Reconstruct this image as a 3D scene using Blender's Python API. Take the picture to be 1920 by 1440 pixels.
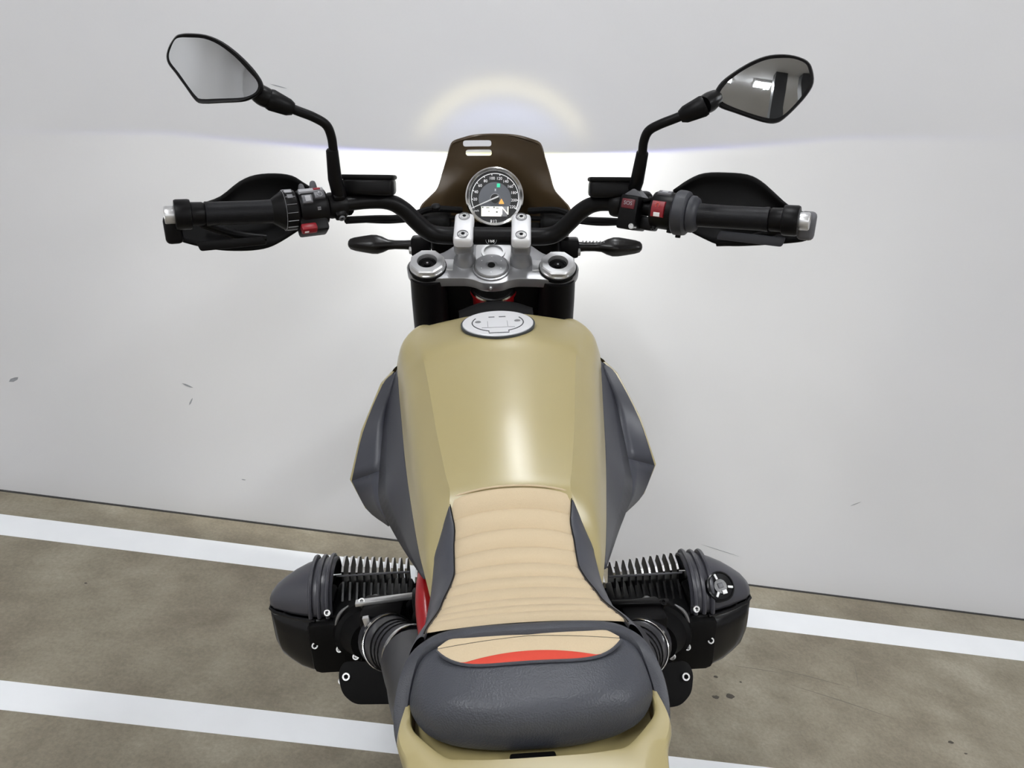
import bpy, bmesh, math, random
import numpy as np
from mathutils import Matrix, Vector

# ------------------------------------------------------------------ scene, camera, exposure
for o in list(bpy.data.objects):
    bpy.data.objects.remove(o)
SC = bpy.context.scene
COL = SC.collection
random.seed(4)

LEAN = math.radians(10.0)                      # the motorcycle rests on its side stand, leaning to its left
LEANM = Matrix.Rotation(-LEAN, 4, 'Y')         # motorcycle frame -> world
CAM_POS = np.array([-.0307633, -1.0149131, 1.3513909])   # in the motorcycle frame (phone tilted along with it)
YAW, PITCH, ROLL = .0443078, .4148568, -.0284541
_cy, _sy = math.cos(YAW), math.sin(YAW)
_f = np.array([_sy*math.cos(PITCH), _cy*math.cos(PITCH), -math.sin(PITCH)])
_r = np.array([_cy, -_sy, 0.0]); _u = np.cross(_r, _f)
_cr, _sr = math.cos(ROLL), math.sin(ROLL)
_right, _up = _cr*_r + _sr*_u, -_sr*_r + _cr*_u
cam_data = bpy.data.cameras.new('camera')
cam_data.sensor_width = 36.0
cam_data.lens = 28.0
cam_data.clip_start = .02
cam = bpy.data.objects.new('camera', cam_data)
COL.objects.link(cam)
_m = Matrix.Identity(4)
for i in range(3):
    _m[i][0], _m[i][1], _m[i][2], _m[i][3] = _right[i], _up[i], -_f[i], CAM_POS[i]
cam.matrix_world = LEANM @ _m
SC.camera = cam

vs = SC.view_settings
vs.view_transform = 'Standard'; vs.look = 'None'; vs.gamma = 1.0; vs.use_curve_mapping = False
vs.exposure = 0.0
world = bpy.data.worlds.new('world'); SC.world = world; world.use_nodes = True
world.node_tree.nodes['Background'].inputs[0].default_value = (.5, .52, .55, 1)
world.node_tree.nodes['Background'].inputs[1].default_value = .05

LAMP_POWER = 58.0                              # emission strength of the ceiling battens
HEADLIGHT_WATT = 3.6

# steering: the front end is turned a little to the right about the raked steering axis
ST = -.0750606
RAKE = math.radians(26.9)
AX = Vector((0, -math.sin(RAKE), math.cos(RAKE)))
PIV = Vector((0, .27, 1.0))
STEER = Matrix.Translation(PIV) @ Matrix.Rotation(ST, 4, AX) @ Matrix.Translation(-PIV)

# ------------------------------------------------------------------ materials
def nodes_of(name):
    m = bpy.data.materials.new(name); m.use_nodes = True
    nt = m.node_tree
    return m, nt, nt.nodes['Principled BSDF']

def mat(name, col, rough=.5, metal=0.0, coat=0.0, vary=.06, scale=30.0, bump=0.0, bscale=400.0, coat_rough=.1, spec=.5):
    m, nt, b = nodes_of(name)
    N, Lk = nt.nodes, nt.links
    tc = N.new('ShaderNodeTexCoord')
    nz = N.new('ShaderNodeTexNoise'); nz.inputs['Scale'].default_value = scale; nz.inputs['Detail'].default_value = 4
    Lk.new(tc.outputs['Object'], nz.inputs['Vector'])
    mx = N.new('ShaderNodeMixRGB'); mx.blend_type = 'MIX'
    mx.inputs[1].default_value = (*[c*(1-vary) for c in col], 1)
    mx.inputs[2].default_value = (*[min(1, c*(1+vary)) for c in col], 1)
    Lk.new(nz.outputs[0], mx.inputs[0]); Lk.new(mx.outputs[0], b.inputs['Base Color'])
    b.inputs['Roughness'].default_value = rough
    b.inputs['Metallic'].default_value = metal
    b.inputs['Coat Weight'].default_value = coat
    b.inputs['Coat Roughness'].default_value = coat_rough
    b.inputs['Specular IOR Level'].default_value = spec
    if bump:
        n2 = N.new('ShaderNodeTexVoronoi' if bscale < 0 else 'ShaderNodeTexNoise')
        n2.inputs['Scale'].default_value = abs(bscale)
        Lk.new(tc.outputs['Object'], n2.inputs['Vector'])
        bp = N.new('ShaderNodeBump'); bp.inputs['Strength'].default_value = bump; bp.inputs['Distance'].default_value = .001
        Lk.new(n2.outputs[0], bp.inputs['Height']); Lk.new(bp.outputs[0], b.inputs['Normal'])
    return m

def emis(name, col, s):
    m, nt, b = nodes_of(name)
    b.inputs['Base Color'].default_value = (*col, 1)
    b.inputs['Emission Color'].default_value = (*col, 1)
    b.inputs['Emission Strength'].default_value = s
    return m

TAN = mat('tan_paint', (.335, .278, .128), .37, coat=.75, coat_rough=.30, vary=.015, scale=8)
SCREEN_BROWN = mat('dark_brown_plastic', (.052, .032, .013), .42, vary=.03)  # one even dark brown, far darker than the tan paint
SEATTAN = mat('tan_seat_fabric', (.525, .42, .28), .85, vary=.05, scale=600, bump=.25, bscale=900)
ORANGE = mat('orange_seat_fabric', (.55, .050, .026), .8, vary=.05, scale=600, bump=.2, bscale=900)
LEATHER = mat('black_leather', (.046, .049, .060), .44, vary=.1, scale=60, bump=.30, bscale=-620)
BOLST = mat('bolster_leather', (.042, .044, .056), .46, vary=.08, scale=80, bump=.2, bscale=700)
STRAPM = mat('strap_leather', (.040, .042, .052), .5, vary=.1, scale=200, bump=.3, bscale=900)
PADM = mat('dark_grey_pad', (.036, .038, .050), .42, vary=.04)
BLACKP = mat('black_plastic', (.0035, .0032, .0036), .40, vary=.08, spec=.14)
BLACKM = mat('matt_black', (.0035, .0033, .0035), .6, vary=.08, spec=.12)
RUBBER = mat('black_rubber', (.004, .004, .0055), .45, vary=.1, scale=200, bump=.15, bscale=600, spec=.22)
GLOSSB = mat('gloss_black_enamel', (.004, .004, .005), .25, vary=.05, spec=.3)
COVERG = mat('grey_magnesium_enamel', (.047, .047, .057), .32, vary=.05)
FINM = mat('black_fin_enamel', (.004, .004, .0045), .35, vary=.05, spec=.25)
MILLED = mat('milled_edge', (.80, .80, .80), .22, metal=1.0, vary=.04)
ALU = mat('satin_aluminium', (.66, .66, .67), .36, metal=.85, vary=.03, scale=90)
ALUD = mat('grey_anodised_aluminium', (.30, .30, .31), .38, metal=.7, vary=.04, scale=60)
ALUW = mat('silver_painted_cap', (.74, .74, .76), .38, metal=.25, vary=.02)
CHROME = mat('chrome', (.80, .80, .80), .16, metal=1.0, vary=.02)
STEEL = mat('bolt_steel', (.62, .62, .62), .28, metal=1.0, vary=.04)
RED = mat('red_frame_enamel', (.26, .003, .006), .3, vary=.04)
REDBTN = mat('red_button', (.22, .006, .013), .35, vary=.05)
GREYBTN = mat('grey_button', (.10, .10, .11), .45, vary=.08)
LTGREY = mat('light_grey_plastic', (.33, .33, .35), .45, vary=.05)
WHITEM = mat('white_print', (.80, .80, .80), .5, vary=.02)
DIALB = mat('dial_black', (.008, .008, .009), .5, vary=.03)
DIALG = mat('dial_grey', (.13, .14, .16), .5, vary=.05)
REFLECT = mat('mirror_silver', (.52, .53, .545), .015, metal=1.0, vary=.0)
DARKGR = mat('dark_groove', (.035, .04, .045), .6, vary=.05)
PAINTW = mat('white_road_paint', (.90, .92, .95), .55, vary=.035, scale=14, bump=.2, bscale=120)
GAUGE_LCD = emis('lcd_backlight', (.82, .82, .74), .75)
GREEN_L = emis('green_warning_lamp', (.04, .62, .35), .55)
AMBER_L = emis('amber_warning_lamp', (.85, .42, .10), .6)
NUM_L = emis('lit_numeral', (.75, .75, .76), .5)
LENS = emis('headlight_lens', (.95, .97, 1.0), 2.0)
SMOKE = mat('smoked_indicator_lens', (.006, .005, .005), .3, vary=.05, spec=.3)
KEYRED = mat('dark_red_key', (.10, .006, .012), .4, vary=.05)
HOSEM = mat('soft_black_rubber', (.015, .015, .020), .42, vary=.08)
DRUM = mat('drum_rubber', (.022, .023, .030), .5, vary=.08)

def glass_mat():
    m, nt, b = nodes_of('clear_cover_glass')
    N, Lk = nt.nodes, nt.links
    out = N['Material Output']
    tr = N.new('ShaderNodeBsdfTransparent'); gl = N.new('ShaderNodeBsdfGlossy'); gl.inputs['Roughness'].default_value = .30
    mx = N.new('ShaderNodeMixShader'); mx.inputs[0].default_value = .012
    Lk.new(tr.outputs[0], mx.inputs[1]); Lk.new(gl.outputs[0], mx.inputs[2]); Lk.new(mx.outputs[0], out.inputs[0])
    return m
GLASS = glass_mat()

def wall_mat():
    m, nt, b = nodes_of('painted_wall'); N, Lk = nt.nodes, nt.links
    tc = N.new('ShaderNodeTexCoord')
    n1 = N.new('ShaderNodeTexNoise'); n1.inputs['Scale'].default_value = 1.3; n1.inputs['Detail'].default_value = 3
    n2 = N.new('ShaderNodeTexNoise'); n2.inputs['Scale'].default_value = 160; n2.inputs['Detail'].default_value = 2
    Lk.new(tc.outputs['Object'], n1.inputs[0]); Lk.new(tc.outputs['Object'], n2.inputs[0])
    r = N.new('ShaderNodeValToRGB')
    r.color_ramp.elements[0].position = .3; r.color_ramp.elements[0].color = (.640, .640, .660, 1)
    r.color_ramp.elements[1].position = .7; r.color_ramp.elements[1].color = (.670, .670, .685, 1)
    Lk.new(n1.outputs[0], r.inputs[0]); Lk.new(r.outputs[0], b.inputs['Base Color'])
    bp = N.new('ShaderNodeBump'); bp.inputs['Strength'].default_value = .06; bp.inputs['Distance'].default_value = .002
    Lk.new(n2.outputs[0], bp.inputs['Height']); Lk.new(bp.outputs[0], b.inputs['Normal'])
    b.inputs['Roughness'].default_value = .6
    b.inputs['Specular IOR Level'].default_value = .25
    return m
WALLM = wall_mat()
ROOMW = mat('white_room_paint', (.80, .80, .81), .8, vary=.02, scale=2)

def floor_mat():
    m, nt, b = nodes_of('worn_concrete'); N, Lk = nt.nodes, nt.links
    tc = N.new('ShaderNodeTexCoord')
    def noise(s, d, rough=.6):
        n = N.new('ShaderNodeTexNoise'); n.inputs['Scale'].default_value = s; n.inputs['Detail'].default_value = d
        n.inputs['Roughness'].default_value = rough; Lk.new(tc.outputs['Object'], n.inputs[0]); return n
    a, c, d = noise(2.2, 6), noise(9, 8, .7), noise(120, 4, .7)
    r = N.new('ShaderNodeValToRGB'); e = r.color_ramp.elements
    e[0].position = .30; e[0].color = (.225, .195, .148, 1)
    e[1].position = .72; e[1].color = (.350, .320, .255, 1)
    k = e.new(.50); k.color = (.275, .245, .188, 1)
    Lk.new(a.outputs[0], r.inputs[0])
    r2 = N.new('ShaderNodeValToRGB'); e = r2.color_ramp.elements
    e[0].position = .36; e[0].color = (.74, .72, .69, 1); e[1].position = .62; e[1].color = (1.08, 1.08, 1.08, 1)
    Lk.new(c.outputs[0], r2.inputs[0])
    mx = N.new('ShaderNodeMixRGB'); mx.blend_type = 'MULTIPLY'; mx.inputs[0].default_value = .75
    Lk.new(r.outputs[0], mx.inputs[1]); Lk.new(r2.outputs[0], mx.inputs[2])
    r3 = N.new('ShaderNodeValToRGB'); e = r3.color_ramp.elements
    e[0].position = .3; e[0].color = (.78, .78, .78, 1); e[1].position = .7; e[1].color = (1.12, 1.12, 1.12, 1)
    Lk.new(d.outputs[0], r3.inputs[0])
    m2 = N.new('ShaderNodeMixRGB'); m2.blend_type = 'MULTIPLY'; m2.inputs[0].default_value = .8
    Lk.new(mx.outputs[0], m2.inputs[1]); Lk.new(r3.outputs[0], m2.inputs[2])
    Lk.new(m2.outputs[0], b.inputs['Base Color'])
    bp = N.new('ShaderNodeBump'); bp.inputs['Strength'].default_value = .15; bp.inputs['Distance'].default_value = .002
    Lk.new(d.outputs[0], bp.inputs['Height']); Lk.new(bp.outputs[0], b.inputs['Normal'])
    b.inputs['Roughness'].default_value = .62
    b.inputs['Specular IOR Level'].default_value = .3
    return m
FLOORM = floor_mat()
CEILM = mat('ceiling_paint', (.78, .78, .79), .8, vary=.02, scale=2)
COLM = mat('dark_column_paint', (.03, .03, .032), .5)
STAIN = mat('oil_stain', (.055, .047, .035), .5, vary=.3, scale=80)
SCRATCH = mat('floor_scratch', (.16, .14, .11), .6)
SCUFF = mat('grey_scuff', (.27, .28, .30), .7, vary=.3, scale=150)
SHADEGAP = mat('wall_shadow_gap', (.05, .05, .05), .7)  # dark colour standing in for the shadow gap at the wall foot

# ------------------------------------------------------------------ geometry helpers
def link(name, me, m=None, parent=None, steer=False, label=None, smooth=True):
    if isinstance(me, bpy.types.Mesh):
        if m is not None and not me.materials:
            for q in (m if isinstance(m, (list, tuple)) else [m]):
                me.materials.append(q)
        if smooth and not me.get('flat'):
            me.polygons.foreach_set('use_smooth', [True]*len(me.polygons))
            try:
                me.set_sharp_from_angle(angle=math.radians(38))
            except Exception:
                pass
    o = bpy.data.objects.new(name, me)
    COL.objects.link(o)
    if parent is not None:
        o.parent = parent
    if steer:
        o.matrix_basis = STEER
    if label:
        o['label'] = label
    return o

def to_mesh(name, V, Fc, recalc=True):
    me = bpy.data.meshes.new(name)
    me.from_pydata([tuple(v) for v in V], [], [tuple(f) for f in Fc])
    if recalc:
        bm = bmesh.new(); bm.from_mesh(me)
        bmesh.ops.remove_doubles(bm, verts=bm.verts, dist=1e-6)
        bmesh.ops.recalc_face_normals(bm, faces=bm.faces)
        bm.to_mesh(me); bm.free()
    me.update()
    return me

def grid(P, closed_v=False, cap=False):
    """mesh from an array of rows of points"""
    P = np.asarray(P, float); n, k = P.shape[:2]
    V = P.reshape(-1, 3); Fc = []
    for i in range(n-1):
        for j in range(k if closed_v else k-1):
            a, b = i*k+j, i*k+(j+1) % k
            Fc.append((a, b, b+k, a+k))
    if cap:
        Fc.append(tuple(range(k))); Fc.append(tuple((n-1)*k+j for j in range(k)))
    return V, Fc

def spline(P, n):
    """Catmull-Rom through rows of P (m, ...) with n steps per span"""
    P = np.asarray(P, float); m = len(P)
    E = np.concatenate([[2*P[0]-P[1]], P, [2*P[-1]-P[-2]]])
    out = []
    for i in range(m-1):
        p0, p1, p2, p3 = E[i], E[i+1], E[i+2], E[i+3]
        for t in np.arange(n)/n:
            out.append(.5*((2*p1)+(-p0+p2)*t+(2*p0-5*p1+4*p2-p3)*t*t+(-p0+3*p1-3*p2+p3)*t**3))
    out.append(P[-1])
    return np.array(out)

def tube_geo(path, rad, seg=12, cap=True):
    path = np.asarray(path, float); n = len(path)
    rad = np.full(n, rad, float) if np.isscalar(rad) else np.asarray(rad, float)
    T = np.gradient(path, axis=0); T /= np.linalg.norm(T, axis=1)[:, None]
    up = np.array([0, 0, 1.0]) if abs(T[0][2]) < .9 else np.array([0, 1.0, 0])
    nrm = np.cross(T[0], up); nrm /= np.linalg.norm(nrm)
    rows = []
    for i in range(n):
        nrm = nrm - T[i]*(nrm@T[i]); nrm /= np.linalg.norm(nrm)
        bn = np.cross(T[i], nrm)
        a = np.arange(seg)*2*np.pi/seg
        rows.append(path[i]+rad[i]*(np.cos(a)[:, None]*nrm+np.sin(a)[:, None]*bn))
    return grid(rows, True, cap)

def tube(name, path, rad, m, parent, seg=12, smooth_n=0, **k):
    path = np.asarray(path, float)
    if smooth_n:
        r = np.full(len(path), rad) if np.isscalar(rad) else np.asarray(rad, float)
        q = spline(np.c_[path, r], smooth_n); path, rad = q[:, :3], q[:, 3]
    return link(name, to_mesh(name, *tube_geo(path, rad, seg)), m, parent, **k)

def frame(o, ex, ey, ez):
    M4 = Matrix.Identity(4)
    for i in range(3):
        M4[i][0], M4[i][1], M4[i][2], M4[i][3] = ex[i], ey[i], ez[i], o[i]
    return M4

def axis_frame(o, ez, hint=(0, 0, 1)):
    ez = Vector(ez).normalized(); h = Vector(hint)
    if abs(ez.dot(h)) > .95: h = Vector((0, 1, 0))
    ex = h.cross(ez).normalized(); ey = ez.cross(ex)
    return frame(o, ex, ey, ez)

def xf(me, M4):
    me.transform(M4); return me

def rbox(name, size, M4=None, bev=.003, segs=2, taper=None):
    bm = bmesh.new()
    bmesh.ops.create_cube(bm, size=1)
    for v in bm.verts:
        v.co = Vector((v.co.x*size[0], v.co.y*size[1], v.co.z*size[2]))
        if taper and v.co.z > 0:
            v.co.x *= taper[0]; v.co.y *= taper[1]
    if bev:
        bmesh.ops.bevel(bm, geom=list(bm.edges), offset=min(bev, min(size)*.45), segments=segs, profile=.5, affect='EDGES')
    me = bpy.data.meshes.new(name); bm.to_mesh(me); bm.free()
    if M4 is not None: me.transform(M4)
    return me

def lathe(name, prof, M4=None, seg=32, cap=True):
    """prof: (radius, height) list, turned about local z"""
    a = np.arange(seg)*2*np.pi/seg
    rows = [np.c_[max(r, 1e-5)*np.cos(a), max(r, 1e-5)*np.sin(a), np.full(seg, h)] for r, h in prof]
    me = to_mesh(name, *grid(rows, True, cap))
    if M4 is not None: me.transform(M4)
    return me

def prism(name, poly, thick, M4=None, bev=0.0, segs=2, rim_mat=False):
    """polygon in local xy, thickness along local z (0..thick)"""
    n = len(poly)
    V = [(x, y, 0) for x, y in poly]+[(x, y, thick) for x, y in poly]
    Fc = [tuple(range(n))[::-1], tuple(range(n, 2*n))]+[(i, (i+1) % n, n+(i+1) % n, n+i) for i in range(n)]
    bm = bmesh.new()
    vv = [bm.verts.new(v) for v in V]
    for k, f in enumerate(Fc):
        fc = bm.faces.new([vv[i] for i in f])
        if rim_mat and k > 1: fc.material_index = 1
    bmesh.ops.recalc_face_normals(bm, faces=bm.faces)
    if bev:
        es = [e for e in bm.edges if len(e.link_faces) == 2 and any(len(f.verts) == n for f in e.link_faces)] if n != 4 else list(bm.edges)
        bmesh.ops.bevel(bm, geom=es, offset=bev, segments=segs, profile=.5, affect='EDGES')
    bmesh.ops.triangulate(bm, faces=[f for f in bm.faces if len(f.verts) > 4])
    me = bpy.data.meshes.new(name); bm.to_mesh(me); bm.free()
    if M4 is not None: me.transform(M4)
    return me

def rounded(poly, r, n=4):
    out = []
    P = [np.array(p, float) for p in poly]
    for i in range(len(P)):
        a, b, c = P[i-1], P[i], P[(i+1) % len(P)]
        d1, d2 = a-b, c-b
        rr = min(r, .45*np.linalg.norm(d1), .45*np.linalg.norm(d2))
        s, e = b+d1/np.linalg.norm(d1)*rr, b+d2/np.linalg.norm(d2)*rr
        for t in np.linspace(0, 1, n+1):
            out.append(tuple((1-t)**2*s+2*t*(1-t)*b+t*t*e))
    return out

def circle(r, n=40, c=(0, 0)):
    return [(c[0]+r*math.cos(2*math.pi*i/n), c[1]+r*math.sin(2*math.pi*i/n)) for i in range(n)]

def bolt(name, pos, ax, r, m, parent, h=.006, steer=False):
    """socket-head bolt with a hexagon recess"""
    seg = 24; a = np.arange(seg)*2*np.pi/seg
    hexr = np.array([.52*r/math.cos(((t+math.pi/6) % (math.pi/3))-math.pi/6) for t in a])
    rows = [np.c_[q*np.cos(a), q*np.sin(a), np.full(seg, z)] for q, z in
            ((r, -.01), (r, h*.8), (r*.93, h), (hexr, h), (hexr*.98, h*.3), (hexr*.02, h*.3))]
    me = to_mesh(name, *grid(rows, True, True)); me.transform(axis_frame(pos, ax))
    return link(name, me, m, parent, steer=steer)

def text(name, s, size, M4, m, parent, extrude=.0002, align='CENTER'):
    c = bpy.data.curves.new(name, 'FONT'); c.body = s; c.size = size; c.extrude = extrude
    c.align_x = align; c.align_y = 'CENTER'; c.resolution_u = 3
    c.materials.append(m)
    o = bpy.data.objects.new(name, c); COL.objects.link(o)
    me = bpy.data.meshes.new_from_object(o.evaluated_get(bpy.context.evaluated_depsgraph_get()))
    bpy.data.objects.remove(o)
    o = bpy.data.objects.new(name, me); COL.objects.link(o); o.parent = parent; o.matrix_basis = M4
    return o

def cut(o, cutter):
    md = o.modifiers.new('cut', 'BOOLEAN'); md.object = cutter; md.operation = 'DIFFERENCE'; md.solver = 'EXACT'
    dg = bpy.context.evaluated_depsgraph_get()
    me = bpy.data.meshes.new_from_object(o.evaluated_get(dg))
    old = o.data; o.modifiers.clear(); o.data = me
    bpy.data.objects.remove(cutter)

def empty(name, parent=None):
    o = bpy.data.objects.new(name, None); COL.objects.link(o); o.empty_display_size = .1
    if parent is not None: o.parent = parent
    return o

# ------------------------------------------------------------------ setting: an underground garage
WA = math.radians(-3.4)                        # the wall is nearly square to the motorcycle
WT = np.array([math.cos(WA), math.sin(WA), 0]); WN = np.array([-math.sin(WA), math.cos(WA), 0])
WP = np.array([0, .862, 0])
def rw(s, d, z):
    """point s along the front wall, d out from it into the room, z up"""
    return WP+s*WT-d*WN+np.array([0, 0, z])
ROOM = frame(rw(0, 0, 0), WT, WN, (0, 0, 1))    # local: x along wall, -y into the room

def struct(name, me, m, parent=None, M4=ROOM):
    o = link(name, me, m, parent, smooth=False)
    if parent is None:
        o.matrix_world = M4; o['kind'] = 'structure'
    return o
def slab(name, lo, hi):
    lo, hi = np.array(lo), np.array(hi)
    return rbox(name, hi-lo, Matrix.Translation((lo+hi)/2), bev=0)

X0, X1, D1, HC = -2.8, 6.4, 13.5, 2.9
floor = struct('floor', slab('floor', (X0, -D1, -.12), (X1, .12, 0)), FLOORM)
wall_front = struct('wall_front', slab('wall', (X0, 0, .004), (X1, .12, HC)), WALLM)
struct('wall_back', slab('wall', (X0, -D1-.12, 0), (X1, -D1, HC)), ROOMW)
struct('wall_left', slab('wall', (X0-.12, -D1, 0), (X0, .12, HC)), ROOMW)
struct('wall_right', slab('wall', (X1, -D1, 0), (X1+.12, .12, HC)), ROOMW)
struct('ceiling', slab('ceiling', (X0, -D1, HC), (X1, .12, HC+.12)), CEILM)
struct('shadow_gap_strip', slab('trim', (X0, -.003, 0), (X1, .002, .0045)), SHADEGAP)  # thin dark strip drawn in place of the shadow along the joint
for d0, d1 in ((.104, .189), (.648, .719)):
    struct('painted_line', slab('line', (X0, -d1, -.004), (X1, -d0, .0006)), PAINTW, floor)
for (s, d, rx, ry, k) in ((.561, .451, .017, .010, 0), (.524, .460, .016, .007, 1), (.540, .392, .009, .005, 2), (.60, .40, .005, .003, 3), (1.07, .515, .013, .005, 4), (1.09, .545, .007, .003, 5), (-.99, .33, .006, .003, 6)):
    random.seed(k)
    struct('oil_stain', prism('stain', [(s+rx*.6*math.cos(a)*(.7+.5*random.random()), -d+ry*.8*math.sin(a)*(.7+.5*random.random())) for a in np.arange(14)*math.pi/7], .0005, Matrix.Translation((0, 0, -.0001))), STAIN, floor)
for (a, b, w) in (((.69, .334), (.89, .374), .0022), ((.725, .388), (.962, .462), .0028), ((.933, .275), (.908, .371), .0020), ((.60, .345), (.72, .352), .0018)):
    a, b = np.array((a[0], -a[1])), np.array((b[0], -b[1])); d = (b-a)/np.linalg.norm(b-a); nn = np.array((-d[1], d[0]))*w*.5
    mid = (a+b)/2+nn*1.5
    struct('floor_scratch', prism('scratch', [tuple(a), tuple(mid-nn), tuple(b), tuple(mid+nn)], .0004, Matrix.Translation((0, 0, -.0001))), SCRATCH, floor)
def scuff(s, z, l, w, ang):
    M4 = frame((s, -.0002, z), (math.cos(ang), 0, math.sin(ang)), (-math.sin(ang), 0, math.cos(ang)), (0, -1, 0))
    pts = [(-l/2, 0), (-l*.2, w*.5), (l*.2, w*.4), (l/2, w*.1), (l*.3, -w*.4), (-l*.15, -w*.5)]
    struct('scuff_mark', prism('scuff', pts, .0004, M4), SCUFF, wall_front)

# columns and ceiling lights behind the photographer (columns and small lights show in a mirror, battens are unseen)
WORLD = Matrix.Identity(4)
struct('column', slab('column', (.88, -4.24, 0), (1.10, -4.0, HC)), COLM, M4=WORLD)
struct('column', slab('column', (1.34, -4.1, 0), (1.50, -3.9, HC)), COLM, M4=WORLD)
struct('beam', slab('beam', (-2.3, -9.2, HC-.10), (5.6, -9.0, HC)), CEILM, M4=WORLD)
TUBE_E = emis('led_diffuser', (.96, .98, 1.0), LAMP_POWER)
FIXT = mat('fixture_white', (.75, .75, .75), .5)
def ceiling_light(x, y, lx, ly, label, k=1.0):
    r = empty('ceiling_light'); r.location = (x, y, HC-.075)
    r['label'] = label; r['category'] = 'ceiling light'
    link('housing', rbox('housing', (lx+.03, ly+.03, .05), Matrix.Translation((0, 0, .05)), .006), FIXT, r)
    link('diffuser', rbox('diffuser', (lx, ly, .03), Matrix.Translation((0, 0, .0125)), .008), TUBE_E if k == 1.0 else emis('led_diffuser', (.96, .98, 1.0), LAMP_POWER*k), r)
    return r
ceiling_light(.75, -4.71, .34, .34, 'small square white ceiling light behind the motorcycle, the larger one reflected in a mirror')
ceiling_light(.08, -4.70, .10, .20, 'tiny white ceiling light behind the motorcycle, left of the square one')
ceiling_light(-.24, .20, .13, .46, 'short white LED batten on the ceiling above the handlebar, close to the wall', 1.25)
ceiling_light(-1.5, -1.3, .16, 1.3, 'long white LED batten on the ceiling to the left behind the photographer', .85)
ceiling_light(2.0, -1.4, .16, 1.3, 'long white LED batten on the ceiling to the right behind the photographer', 1.3)
ceiling_light(-1.5, -5.0, .16, 1.3, 'long white LED batten in the second row along the left wall')
ceiling_light(2.9, -5.0, .16, 1.3, 'long white LED batten in the second row beyond the dark columns')
ceiling_light(-1.0, -8.0, .16, 1.3, 'long white LED batten in the back row on the left')
ceiling_light(-1.2, -11.5, .16, 1.3, 'unseen long white LED batten added at the far back on the left')  # added lamp, brightens the far left wall reflected in the mirror
ceiling_light(3.8, -8.0, .16, 1.3, 'long white LED batten in the back row on the right')

# ------------------------------------------------------------------ the motorcycle
bike = empty('motorcycle')
bike.matrix_world = LEANM
bike['label'] = 'sand-tan and black boxer motorcycle parked against the wall with its headlight on'
bike['category'] = 'motorcycle'
S = dict(steer=True)

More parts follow.
